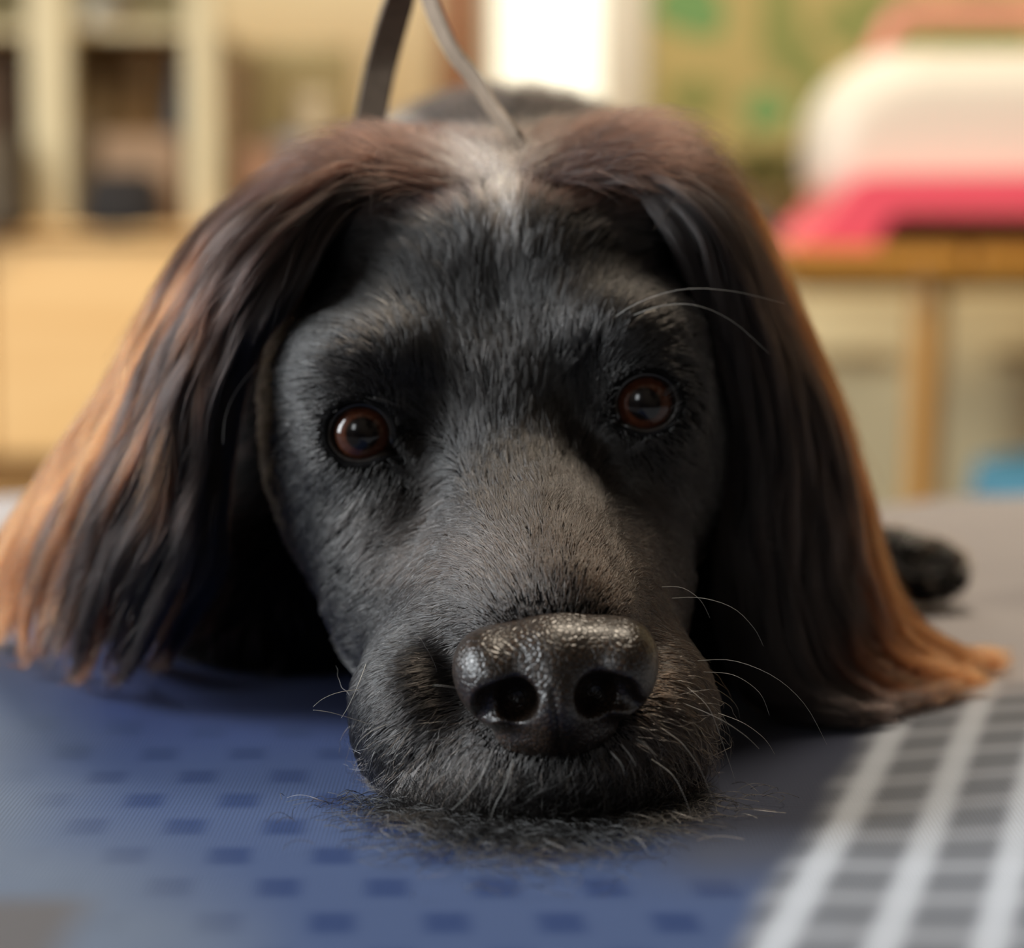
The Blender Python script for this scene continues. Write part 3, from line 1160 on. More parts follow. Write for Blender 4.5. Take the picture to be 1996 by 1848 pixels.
# nose leather
nx1 = np.arange(-13, 29, .33)
ny1 = np.arange(-56, -19, .33)
nz1 = np.arange(434, 474, .4)
NV, NF = surface_net(nose_sdf, nx1, ny1, nz1)
nm = bpy.data.materials.new('nose_leather')
nm.use_nodes = True
nt = nm.node_tree
b = nt.nodes['Principled BSDF']
b.inputs['Roughness'].default_value = .34
b.inputs['Specular IOR Level'].default_value = .5
b.inputs['Coat Weight'].default_value = .2
b.inputs['Coat Roughness'].default_value = .25
tc = nt.nodes.new('ShaderNodeTexCoord')
vo = nt.nodes.new('ShaderNodeTexVoronoi')
vo.feature = 'DISTANCE_TO_EDGE'
vo.inputs['Scale'].default_value = 900
nt.links.new(tc.outputs['Object'], vo.inputs['Vector'])
r = nt.nodes.new('ShaderNodeValToRGB')
r.color_ramp.elements[0].position = 0.0
r.color_ramp.elements[1].position = 0.24
nt.links.new(vo.outputs['Distance'], r.inputs[0])
bp = nt.nodes.new('ShaderNodeBump')
bp.inputs['Strength'].default_value = .8
bp.inputs['Distance'].default_value = .00012
nt.links.new(r.outputs[0], bp.inputs['Height'])
nt.links.new(bp.outputs[0], b.inputs['Normal'])
r2 = nt.nodes.new('ShaderNodeValToRGB')
r2.color_ramp.elements[0].color = (0.006, 0.004, 0.003, 1)
r2.color_ramp.elements[1].color = (0.028, 0.015, 0.008, 1)
r2.color_ramp.elements[1].position = .3
nt.links.new(vo.outputs['Distance'], r2.inputs[0])
nt.links.new(r2.outputs[0], b.inputs['Base Color'])
nose = mesh_np('nose', cam2world(NV), NF, nm, dog, local_to=DL)
nose['label'] = 'dark brown pebbled wet nose leather'

# eyes
em = bpy.data.materials.new('spaniel_eye')
em.use_nodes = True
nt = em.node_tree
b = nt.nodes['Principled BSDF']
b.inputs['Roughness'].default_value = .25
b.inputs['Coat Weight'].default_value = 1.0
b.inputs['Coat Roughness'].default_value = .015
b.inputs['Coat IOR'].default_value = 1.42
b.inputs['Specular IOR Level'].default_value = 0.1
a = nt.nodes.new('ShaderNodeAttribute')
a.attribute_name = 'iris'
nt.links.new(a.outputs['Color'], b.inputs['Base Color'])
lidm = mat('eyelid_skin', (0.012, 0.009, 0.008), .28, 0, 10, .6, .3, 900, .0002)
for e in EYES:
    n, mm = 96, 72
    c = e['c']
    view = -c / np.linalg.norm(c)                      # towards the camera
    up0 = np.array([0, 1, 0.0])
    ax = np.cross(up0, view)
    ax /= np.linalg.norm(ax)
    ay = np.cross(view, ax)
    V = []
    C = []
    for j in range(mm + 1):
        th = math.pi * (j / mm) ** 1.25
        # cornea bulge
        rr = ER + .75 * max(0, 1 - (th / .62) ** 2) ** .8
        for i in range(n):
            ph = 2 * math.pi * i / n
            dv = view * math.cos(th) + (ax * math.cos(ph) + ay * math.sin(ph)) * math.sin(th)
            V.append(c + dv * rr)
            rad = math.sin(th) * ER if th < 1.57 else 20
            fib = .75 + .5 * vnoise(np.array([[ph * 14, rad * .6]]), 5)[0]
            if rad < 2.8:
                k = (.004, .003, .003)
            elif rad < 5.0:
                t = min(1, (rad - 2.8) / .6)
                k = tuple(t * q * fib for q in (.055, .017, .008))
            elif rad < 5.7:
                t = (rad - 5.0) / .7
                k = tuple((1 - t) * q * fib + t * .006 for q in (.055, .017, .008))
            else:
                k = (.014, .009, .008)
            C.append((*k, 1))
    F = []
    for j in range(mm):
        for i in range(n):
            F.append((j * n + i, (j + 1) * n + i, (j + 1) * n + (i + 1) % n, j * n + (i + 1) % n))
    eo = mesh_np('eye', cam2world(np.array(V)), np.array(F), em, dog, local_to=DL)
    eo['label'] = 'glossy dark red-brown eye'
    ca = eo.data.color_attributes.new('iris', 'FLOAT_COLOR', 'POINT')
    ca.data.foreach_set('color', np.array(C, np.float32).ravel())
    # wet black lid rim: follow the opening contour on the eyeball
    pts = []
    N = 72
    for i in range(N + 1):
        an = 2 * math.pi * i / N
        lo, hi = 1.0, 14.0
        for _ in range(26):
            mi = (lo + hi) / 2
            if eye_open(e, np.array([c[0] + mi * math.cos(an)]), np.array([c[1] + mi * math.sin(an)]))[0] > 0:
                hi = mi
            else:
                lo = mi
        q = np.array([lo * math.cos(an), lo * math.sin(an)])
        rr = ER + .45
        z = -math.sqrt(max(rr * rr - q @ q, 6.0))
        pts.append(np.array([c[0] + q[0], c[1] + q[1], c[2] + z]))
    pts = [cam2world(p[None])[0] - DL for p in pts]
    MB().tube(pts, .00075, 10, caps=False).build('eyelid', lidm, dog, smooth=True)

# ------------------------------------------------------------------ short coat
GUIDE = [  # pixel, image direction of growth (x right, y down), depth component
    (1085, 1180, 0, -1, .7), (1075, 1080, 0, -1, .6), (1000, 1110, -.6, -.8, .6), (1160, 1090, .6, -.8, .6), (985, 960, -.2, -1, .5), (1130, 960, .35, -1, .5),
    (900, 1060, -.8, -.3, .6), (1240, 1050, .8, -.2, .6), (950, 860, -.1, -1, .4), (1060, 840, .1, -1, .4), (980, 700, -.05, -1, .4), (860, 700, -.3, -1, .4),
    (1100, 640, .15, -1, .4), (975, 560, 0, -1, .5), (830, 560, -.45, -.9, .5), (720, 560, -1, -.35, .6), (640, 600, -1, .1, .7), (600, 760, -1, .15, .8), (570, 900, -.9, .5, .8),
    (690, 700, -.9, -.4, .5), (780, 760, -.3, -.9, .4), (620, 850, -.9, .3, .6), (660, 960, -.6, .8, .5), (740, 970, -.35, 1, .4), (820, 930, -.2, 1, .3),
    (640, 1080, -.8, .6, .6), (740, 1080, -.6, .8, .5), (830, 1080, -.7, .6, .5), (720, 1200, -.9, .5, .6), (820, 1230, -.9, .3, .6), (700, 1330, -.9, .4, .5), (790, 1380, -.8, .7, .4),
    (740, 1460, -.6, .8, .3), (850, 1500, -.4, 1, .2), (950, 1540, -.15, 1, .1), (1080, 1560, 0, 1, .1), (1200, 1550, .15, 1, .1), (900, 1420, -.6, .7, .2), (870, 1320, -.8, .5, .4),
    (1290, 1500, .4, .9, .2), (1370, 1430, .7, .7, .3), (1290, 1370, .85, .4, .3), (1300, 1250, .9, .3, .5), (1310, 1120, .8, .4, .6), (1300, 960, .6, .8, .5), (1230, 930, .2, 1, .4),
    (1370, 800, .8, .6, .7), (1340, 680, .9, .1, .6), (1250, 620, .8, -.5, .5), (1180, 620, .4, -.9, .4), (1140, 540, .25, -1, .5), (1250, 520, .7, -.6, .6), (1330, 860, .8, .5, .5),
    (980, 430, 0, -1, .8), (850, 400, -.9, -.4, .7), (750, 450, -1, .2, .5), (1120, 400, .8, -.5, .7), (1200, 450, 1, .1, .5), (980, 340, 0, -1, .9),
]
GU = np.array(GUIDE, float)


def flow(pc):
    """growth direction in the camera frame for points (mm, camera frame)"""
    px = pc[:, 0] / pc[:, 2] * FPX + 998
    py = -pc[:, 1] / pc[:, 2] * FPX + 924
    d2 = (px[:, None] - GU[None, :, 0]) ** 2 + (py[:, None] - GU[None, :, 1]) ** 2
    wg = 1.0 / (d2 + 900.0) ** 2
    wg /= wg.sum(1, keepdims=True)
    g = np.stack([GU[:, 2], -GU[:, 3], GU[:, 4]], 1)
    g = g / np.linalg.norm(g, axis=1, keepdims=True)
    v = wg @ g
    return v / (np.linalg.norm(v, axis=1, keepdims=True) + 1e-9), px, py


def sample_mesh(V, F, n, dens):
    """area-weighted samples of quads with a density function on the face centres"""
    T = np.concatenate([F[:, [0, 1, 2]], F[:, [0, 2, 3]]])
    a, b_, c = V[T[:, 0]], V[T[:, 1]], V[T[:, 2]]
    ar = np.linalg.norm(np.cross(b_ - a, c - a), axis=1) / 2
    wgt = ar * dens((a + b_ + c) / 3)
    p = wgt / wgt.sum()
    t = rng.choice(len(T), n, p=p)
    u, v = rng.random(n), rng.random(n)
    m = u + v > 1
    u[m], v[m] = 1 - u[m], 1 - v[m]
    return a[t] + (b_[t] - a[t]) * u[:, None] + (c[t] - a[t]) * v[:, None]


def dens_face(c):
    px = c[:, 0] / c[:, 2] * FPX + 998
    d = np.ones(len(c))
    d *= np.where((c[:, 2] > 568) & (c[:, 1] < 62), .0, 1) * np.where(c[:, 2] > 585, .0, 1)
    nv = nose_sdf(c[:, 0], c[:, 1], c[:, 2])
    d *= (nv > -.6)
    near = np.exp(-np.abs(c[:, 2] - 470) / 40)
    d *= .6 + 1.4 * near
    for e in EYES:
        q = eye_open(e, c[:, 0], c[:, 1])
        d *= np.where((q < .9) & (c[:, 2] < 515), 0, 1)
    return d


K = 6


def pxpy(c):
    return c[:, 0] / c[:, 2] * FPX + 998, -c[:, 1] / c[:, 2] * FPX + 924


def gau(px, py, cx_, cy_, sx, sy=None):
    sy = sy or sx
    return np.exp(-((px - cx_) / sx) ** 2 - ((py - cy_) / sy) ** 2)


def face_length(c):
    px, py = pxpy(c)
    L = np.full(len(c), 5.0)
    L = L + 2.4 * sstep(760, 480, py)
    L = L + 5 * sstep(460, 320, py)
    L = L + 1.5 * sstep(680, 560, px) * sstep(1150, 1000, py) + 1.5 * sstep(1290, 1390, px) * sstep(1100, 1000, py)
    L = L - 1.8 * gau(px, py, 1080, 1130, 160, 130)
    L = L + 1.2 * sstep(1480, 1580, py)
    for e in EYES:
        q = eye_open(e, c[:, 0], c[:, 1])
        L = np.where(c[:, 2] < 520, L * np.clip(.22 + .11 * q, .22, 1), L)
    nv = nose_sdf(c[:, 0], c[:, 1], c[:, 2])
    L = L * np.clip(.28 + nv * .16, .28, 1)
    return L


BLACK = np.array([.0060, .0050, .0046])
BROWN = np.array([.028, .015, .008])
RED = np.array([.050, .016, .009])
WHITE = np.array([.30, .27, .255])
ORANGE = np.array([.22, .052, .012])


def face_color(c, px, py):
    n = len(c)
    col = np.broadcast_to(BLACK, (n, 3)).copy()
    wm = .55 * gau(px, py, 1180, 1180, 190, 200) + .3 * gau(px, py, 900, 1090, 120, 90) + .35 * gau(px, py, 1330, 1400, 110, 160)
    col = mixc(col, BROWN[None], np.clip(wm, 0, 1))
    cr = sstep(450, 340, py)
    col = mixc(col, RED[None], cr * .8)
    wz = .9 * gau(px, py, 972, 365, 40 + 0 * px, 70) + .4 * gau(px, py, 985, 430, 22, 70)
    wz = wz * (.4 + .9 * (fnoise(np.stack([px / 9, py / 40], 1), 21, 2)))
    col = mixc(col, WHITE[None], np.clip(wz * 1.2, 0, 1))
    tipc = (rng.random((n, 1)) < .09)
    return col * rng.uniform(.4, 1.5, (n, 1)) + tipc * np.array([[.075, .066, .058]]) * rng.random((n, 1))


def grow(fn, root, L, lift, flowfn, K, jitter=.12, lay=.45, clump=0.0, hmin=.25):
    nrm = grad(fn, root)
    d0, px, py = flowfn(root)
    d0 = d0 + rng.normal(0, jitter, d0.shape)
    t = d0 - nrm * (d0 * nrm).sum(1, keepdims=True)
    t /= np.linalg.norm(t, axis=1, keepdims=True) + 1e-9
    pts = [root - nrm * .15]
    p = root.copy()
    step = L[:, None] / (K - 1)
    a = lift[:, None]
    for k in range(1, K):
        an = a * (1 - (k - 1) / (K - 1)) ** 1.2
        dirv = t * np.cos(an) + nrm * np.sin(an)
        p = p + dirv * step
        if k % 2 == 1 or k == K - 1:
            sd = fn(p[:, 0], p[:, 1], p[:, 2])
            g2 = grad(fn, p, .8)
            need = np.maximum(hmin + lay * .5 * k / K - sd, 0)
            p = p + g2 * need[:, None]
            nrm = g2
            t = t - nrm * (t * nrm).sum(1, keepdims=True)
            t /= np.linalg.norm(t, axis=1, keepdims=True) + 1e-9
        pts.append(p.copy())
    return np.stack(pts, 1), px, py


hs_nobody = lambda X_, Y_, Z_: head_sdf(X_, Y_, Z_, True)
NFACE = 190000
root = sample_mesh(HV, HF, NFACE, dens_face)
px, py = pxpy(root)
L = face_length(root) * rng.uniform(.7, 1.25, len(root))
cn_ = fnoise(root / 2.6, 77, 2)
lift = .75 * (1 - .35 * sstep(760, 650, pxpy(root)[1])) * (1 - .75 * gau(px, py, 1080, 1130, 210, 130)) * (.12 + 1.1 * np.clip(cn_ - .25, 0, .6) * rng.uniform(.6, 1.4, len(root)))
def flow_j(pc):
    v, px_, py_ = flow(pc)
    jn = np.stack([fnoise(pc / 2.3 + 11 * q, 90 + q, 2) - .5 for q in range(3)], 1)
    return v + .6 * jn, px_, py_


H, px, py = grow(hs_nobody, root, L, lift, flow_j, K)
# gather tips into small locks
cell = np.floor(root / 1.9 + .35 * rng.random(root.shape)).astype(np.int64)
key = (cell[:, 0] * 73856093) ^ (cell[:, 1] * 19349663) ^ (cell[:, 2] * 83492791)
_, inv = np.unique(key, return_inverse=True)
inv = inv.ravel()
cnt = np.bincount(inv)
mean = np.stack([np.bincount(inv, H[:, -1, i]) / cnt for i in range(3)], 1)[inv]
mroot = np.stack([np.bincount(inv, H[:, 0, i]) / cnt for i in range(3)], 1)[inv]
tt = np.linspace(0, 1, K)[None, :, None] ** 1.5
cs_ = np.clip(.55 * (L / 5), 0, .75)[:, None, None]
line = mroot[:, None] + (mean - mroot)[:, None] * np.linspace(0, 1, K)[None, :, None]
H = H + (line - H) * tt * cs_
H = H + rng.normal(0, .06, H.shape) * tt
rad = np.linspace(1, .25, K)[None] * (.095 * rng.uniform(.5, 1.3, len(root)))[:, None] * .001
fc_ = face_color(root, px, py)
face_o = curves_obj('face_fur', cam2world(H), rad, np.repeat(fc_[:, None], K, 1), HM, dog)

# crown: longer loose hair between and above the ears
def dens_crown(c):
    px, py = pxpy(c)
    return (gau(px, py, 985, 355, 330, 75)) * (c[:, 2] < 660) * (c[:, 2] > 520) + 1e-6


root = sample_mesh(HV, HF, 34000, dens_crown)


def flow_crown(pc):
    px, py = pxpy(pc)
    v = np.stack([np.clip((px - 980) / 120, -1.3, 1.3), -.02 - .25 * np.clip(np.abs(px - 980) / 250, 0, 1), .35 + 0 * px], 1)
    return v / np.linalg.norm(v, axis=1, keepdims=True), px, py


L = rng.uniform(9, 22, len(root)) * (.6 + .6 * np.clip(np.abs(pxpy(root)[0] - 980) / 200, 0, 1))
H, px, py = grow(hs_nobody, root, L, rng.uniform(.3, .9, len(root)), flow_crown, 8, .3)
H = H + rng.normal(0, .25, H.shape) * np.linspace(0, 1, 8)[None, :, None]
cc = mixc(np.broadcast_to(RED, (len(root), 3)).copy(), BLACK[None], np.clip(.30 + rng.random(len(root)) * .7 + sstep(285, 255, py) + .9 * sstep(370, 410, py), 0, 1))
cc = mixc(cc, WHITE[None], np.clip(1.2 * gau(px, py, 968, 372, 40, 55) * rng.random(len(root)) ** .6, 0, 1))
curves_obj('crown_fur', cam2world(H), np.linspace(1, .2, 8)[None] * np.full((len(root), 1), .06e-3), np.repeat(cc[:, None], 8, 1), HM, dog)

# coat of the trunk, chest and legs (thicker strands, behind the head)
def dens_body(c):
    return (c[:, 2] > 575) * np.where((c[:, 2] < 680) & (c[:, 1] < 30), .3, 1) * np.clip(1.4 - (c[:, 2] - 575) / 500, .3, 1) * (c[:, 1] * math.cos(PITCH) - c[:, 2] * math.sin(PITCH) + 109 > 1.5)  # neck sides thinned so dark skin stands in for shade there


def flow_body(pc):
    px, py = pxpy(pc)
    v = np.stack([.15 * np.sign(pc[:, 0]), -.35 + 0 * px, .9 + 0 * px], 1)
    return v / np.linalg.norm(v, axis=1, keepdims=True), px, py


root = sample_mesh(HV, HF, 60000, dens_body)
L = rng.uniform(7, 15, len(root))
leg_ = (root[:, 0] > 85)
L = np.where(leg_, 4, L)
H, px, py = grow(hs_nobody, root, L, rng.uniform(.2, .6, len(root)), flow_body, 6, .25)
bc = mixc(np.broadcast_to(BLACK * .6, (len(root), 3)).copy(), RED[None], .12 * rng.random(len(root)))  # black deepened to carry the shade between ears and face
bc = mixc(bc, (BROWN * 2.2)[None], leg_ * .8)
wpat = .7 * gau(px, py, 770, 270, 45, 40)
wpat = wpat + leg_ * (fnoise(root / 3.2, 31, 2) > .47) * 1.0
bc = mixc(bc, WHITE[None] * (1 + leg_[:, None] * .6), np.clip(wpat, 0, 1))
curves_obj('body_fur', cam2world(H), np.linspace(1, .3, 6)[None] * np.full((len(root), 1), .09e-3), np.repeat(bc[:, None], 6, 1), HM, dog)

# ------------------------------------------------------------------ ears
EL = [
    [(940, 385, 547), (890, 355, 540), (810, 352, 533), (725, 385, 526), (645, 458, 519), (568, 585, 520), (490, 700, 530), (450, 850, 540), (440, 1000, 545), (430, 1130, 550), (340, 1275, 560)],
    [(935, 362, 549), (880, 328, 542), (795, 322, 534), (705, 352, 525), (605, 428, 519), (505, 560, 515), (430, 680, 520), (385, 820, 525), (350, 980, 530), (310, 1120, 538), (240, 1285, 555)],
    [(930, 340, 553), (865, 312, 542), (780, 325, 530), (685, 345, 525), (565, 410, 520), (455, 500, 520), (370, 640, 522), (305, 780, 526), (240, 940, 530), (180, 1100, 540), (125, 1275, 555)],
    [(925, 345, 568), (855, 318, 560), (765, 304, 549), (675, 310, 538), (555, 365, 536), (435, 455, 536), (335, 600, 538), (255, 740, 540), (165, 900, 545), (80, 1060, 552), (25, 1240, 562)],
    [(920, 335, 575), (845, 308, 570), (755, 293, 562), (665, 293, 550), (545, 345, 550), (425, 450, 550), (318, 600, 553), (235, 740, 555), (135, 900, 560), (40, 1030, 566), (-60, 1180, 575)],
]
ERR = [
    [(1035, 385, 547), (1075, 350, 540), (1150, 344, 533), (1235, 385, 525), (1312, 483, 519), (1365, 640, 528), (1400, 760, 535), (1405, 900, 540), (1395, 1050, 543), (1400, 1200, 545), (1430, 1330, 545), (1500, 1400, 540)],
    [(1035, 362, 549), (1080, 322, 542), (1165, 320, 534), (1270, 365, 524), (1370, 462, 520), (1435, 620, 525), (1475, 760, 530), (1490, 900, 534), (1490, 1050, 536), (1510, 1200, 538), (1570, 1340, 540), (1690, 1415, 540)],
    [(1035, 340, 553), (1090, 303, 542), (1180, 317, 530), (1295, 352, 528), (1405, 445, 528), (1480, 600, 532), (1530, 740, 536), (1565, 880, 540), (1590, 1030, 542), (1610, 1180, 544), (1670, 1310, 548), (1800, 1380, 552)],
    [(1035, 345, 568), (1095, 312, 560), (1195, 300, 549), (1315, 325, 540), (1425, 410, 540), (1500, 560, 545), (1568, 710, 549), (1625, 850, 552), (1650, 980, 554), (1672, 1120, 556), (1738, 1255, 562), (1870, 1330, 568)],
    [(1035, 335, 575), (1105, 304, 570), (1205, 292, 562), (1320, 305, 552), (1438, 393, 553), (1508, 545, 557), (1575, 695, 560), (1645, 840, 563), (1680, 960, 566), (1715, 1090, 569), (1790, 1225, 574), (1910, 1310, 580)],
]


def resamp(pts, n):
    p = np.array(pts, float)
    t = np.linspace(0, len(p) - 1, n)
    i = np.clip(t.astype(int), 0, len(p) - 2)
    f = (t - i)[:, None]
    g = lambda k: p[np.clip(k, 0, len(p) - 1)]
    return .5 * ((2 * g(i)) + (-g(i - 1) + g(i + 1)) * f + (2 * g(i - 1) - 5 * g(i) + 4 * g(i + 1) - g(i + 2)) * f ** 2 + (-g(i - 1) + 3 * g(i) - 3 * g(i + 1) + g(i + 2)) * f ** 3)


NG = 81


def ear_grid(guides):
    A = []
    for gi, g in enumerate(guides):
        n = len(g) - 1          # the outer part of the ear wraps back around the cheek
        A.append(resamp([tuple(cm(q[0], q[1], q[2] + (0, 0, 3, 14, 34)[gi] * max(0, min(1, (k - 2) / 2)) * (1 - .35 * k / n))) for k, q in enumerate(g)], NG))
    A = np.stack(A)       # (5, NG, 3)
    B = np.stack([resamp(A[:, j], 33) for j in range(NG)], 1)                    # (33, NG, 3)
    return B


def ear_eval(B, u, v):
    """bilinear on the grid, u in [0,1] across, v in [0,1] along; outside is extrapolated"""
    nu, nv = B.shape[0] - 1, B.shape[1] - 1
    uu = u * nu
    vv = v * nv
    i = np.clip(np.floor(uu).astype(int), 0, nu - 1)
    j = np.clip(np.floor(vv).astype(int), 0, nv - 1)
    fu = (uu - i)[..., None]
    fv = (vv - j)[..., None]
    return (B[i, j] * (1 - fu) + B[i + 1, j] * fu) * (1 - fv) + (B[i, j + 1] * (1 - fu) + B[i + 1, j + 1] * fu) * fv


def make_ear(guides, side, nh, label):
    B = ear_grid(guides)
    nu, nv = B.shape[:2]
    du = np.gradient(B, axis=0)
    dv = np.gradient(B, axis=1)
    nr = np.cross(du, dv)
    nr /= np.linalg.norm(nr, axis=2, keepdims=True) + 1e-9
    nr *= np.where((nr * B).sum(2, keepdims=True) > 0, -1, 1)       # towards the camera
    nr = nr - 1.1 * B / np.linalg.norm(B, axis=2, keepdims=True)
    nr /= np.linalg.norm(nr, axis=2, keepdims=True)
    # leather flap: slab 3 mm thick, ends at 80 % of the hair length, folds lightly
    jv = int(nv * .86)
    uu = np.linspace(0, 1, nu)[:, None]
    vv = np.linspace(0, 1, nv)[None, :]
    fold = (np.sin(uu * 9 + side) * 1.6 + np.sin(uu * 17 + vv * 4) * .8) * vv
    S = B + nr * fold[..., None]
    j0 = int(nv * .07)
    front = (S + nr * .8)[:, j0:jv]
    thick = 4.0 + 6 * np.sin(np.pi * uu) * (.4 + vv)
    back = (S - nr * thick[..., None])[:, j0:jv]
    jv = jv - j0
    # narrower leather than the hair
    shr = (uu - .5) * -.10
    n0 = nu * jv
    Vv = np.concatenate([front.reshape(-1, 3), back.reshape(-1, 3)])
    idx = np.arange(n0).reshape(nu, jv)
    Ff = np.stack([idx[:-1, :-1], idx[1:, :-1], idx[1:, 1:], idx[:-1, 1:]], -1).reshape(-1, 4)
    Fb = Ff[:, ::-1] + n0
    rim = []
    ring = [(i, 0) for i in range(nu)] + [(nu - 1, j) for j in range(1, jv)] + [(i, jv - 1) for i in range(nu - 2, -1, -1)] + [(0, j) for j in range(jv - 2, 0, -1)]
    rr_ = [idx[a] for a in ring]
    for a, b_ in zip(rr_, rr_[1:] + rr_[:1]):
        rim.append((b_, a, a + n0, b_ + n0))
    Fall = np.concatenate([Ff, Fb, np.array(rim)])
    EW = cam2world(Vv)
    EW[:, 2] = np.maximum(EW[:, 2], .5008 + np.maximum(blanket_z(EW[:, 0], EW[:, 1]), 0))
    o = mesh_np('ear', EW, Fall, skin, dog, local_to=DL)
    o['label'] = label
    # long feathering
    KK = 14
    N = nh
    u0 = rng.random(N)
    v0 = rng.beta(1.1, 1.15, N) * .80 + .10
    ln = rng.uniform(.16, .36, N) * (1 + .2 * v0)
    ncl = 260
    ku = rng.random(ncl)
    kv = rng.random(ncl) * .95
    klen = rng.uniform(.8, 1.25, ncl)
    kph = rng.random(ncl) * 6.28
    # nearest lock
    best = np.zeros(N, int)
    bd = np.full(N, 1e9)
    for q in range(ncl):
        d = ((u0 - ku[q]) * 2.2) ** 2 + ((v0 - kv[q]) * .9) ** 2
        m = d < bd
        bd[m] = d[m]
        best[m] = q
    ln = ln * klen[best]
    s = np.linspace(0, 1, KK)[None]
    cu_ = ku[best][:, None]
    cl = rng.uniform(.55, .95, N)[:, None] * s ** 1.1
    wave = .022 * np.sin(kph[best][:, None] + s * 5.5 + v0[:, None] * 8) * s + .006 * np.sin(kph[best][:, None] * 3 + s * 11) * s
    U = u0[:, None] * (1 - cl) + cu_ * cl + wave + rng.normal(0, .006, (N, 1)) * s
    Vc = v0[:, None] + ln[:, None] * s
    vmx = (.93 + .13 * rng.random(ncl))[best][:, None] - .10 * rng.random((N, 1)) ** 2
    Vc = np.where(Vc > vmx, vmx + (Vc - vmx) * .12, Vc)
    Pp = ear_eval(S, U, Vc)
    Nn = ear_eval(nr, np.clip(U, 0, 1), np.clip(Vc, 0, 1))
    Nn /= np.linalg.norm(Nn, axis=2, keepdims=True) + 1e-9
    lockh = (np.sin(kph[best] * 5) * 3.4)[:, None]
    U = U + (.020 * np.sin(kph[best][:, None] * 7 + Vc * 17) + .010 * np.sin(kph[best][:, None] * 13 + Vc * 41)) * np.clip(Vc * 1.5, 0, 1)
    Pp = ear_eval(S, U, Vc)
    hgt = rng.uniform(.6, 3.2, N)[:, None] * (.35 + s) + lockh * s + 1.0 + 1.6 * np.sin(kph[best][:, None] * 3 + Vc * 22)
    hgt = hgt * (.35 + .65 * sstep(.05, .30, Vc))
    # a share of the hairs hangs behind the flap
    fly = rng.random(N) < .035
    hgt = hgt + fly[:, None] * rng.uniform(1, 5, (N, 1)) * s
    U = U + fly[:, None] * rng.normal(0, .06, (N, 1)) * s
    Pp = ear_eval(S, U, Vc)
    bk = rng.random(N) < .22
    hgt = np.where(bk[:, None], -(4 + 6 * np.sin(np.pi * u0)[:, None]) - hgt, hgt)
    edge = np.sin(np.pi * np.clip(U, 0, 1)) ** .5
    Pp = Pp + Nn * (hgt * (0.35 + .65 * edge))[..., None]
    Pp = Pp + rng.normal(0, .35, (N, 1, 3)) * s[..., None] ** 2
    # stay above the blanket
    wp = cam2world(Pp)
    gz = .5004 + blanket_z(wp[..., 0], wp[..., 1]) + .0008 + rng.uniform(0, .004, (N, 1))
    wp[..., 2] = np.maximum(wp[..., 2], gz)
    # colour along the strand
    lk = np.random.default_rng(5).random(ncl)[best]
    st_ = .5 * (lk - .5) + .6 * (fnoise(np.stack([cu_[:, 0] * 23 + side, kv[best] * 3], 1), 41, 2) - .5)
    if side < 0:
        o_amt = sstep(.58, .72, U + st_[:, None] * .85) * sstep(.48, .68, Vc)
        o_amt = np.maximum(o_amt * (1 - .45 * sstep(.93, 1.0, U)), .5 * sstep(.42, .55, U + st_[:, None] * 1.1) * sstep(.5, .75, Vc))
        r_amt = np.clip(sstep(.25, .75, U + st_[:, None] * .5) * sstep(.55, .3, Vc) + .15, 0, 1)
    else:
        o_amt = sstep(.60, .80, U + st_[:, None] * .22) * sstep(.24, .42, Vc)
        o_amt = np.maximum(o_amt, sstep(.42, .70, U + st_[:, None] * .5) * sstep(.84, .95, Vc))
        o_amt = o_amt * (1 - .6 * (sstep(.90, .96, U) * (st_[:, None] > -.02)))
        r_amt = np.clip(sstep(.62, .9, U + st_[:, None] * .3) * sstep(.55, .3, Vc) + .12, 0, 1)
    strand = rng.uniform(.65, 1.3, (N, 1, 1))
    cl_ = mixc(np.broadcast_to(BLACK, (N, KK, 3)).copy(), RED[None, None], r_amt * .75)
    cl_ = mixc(cl_, ORANGE[None, None], np.clip(o_amt, 0, 1) * .9)
    cl_ = cl_ * strand
    rad = (np.linspace(1, .3, KK) ** .8)[None] * (rng.uniform(.04, .07, N) * 1e-3)[:, None]
    ho = curves_obj('ear_hair', wp, rad, cl_, HM, o)
    return B, nr


make_ear(EL, -1, 42000, 'ear with broad copper streaks at its outer edge')
make_ear(ERR, 1, 42000, 'ear with a copper rim, its tip fanned out on the blanket')

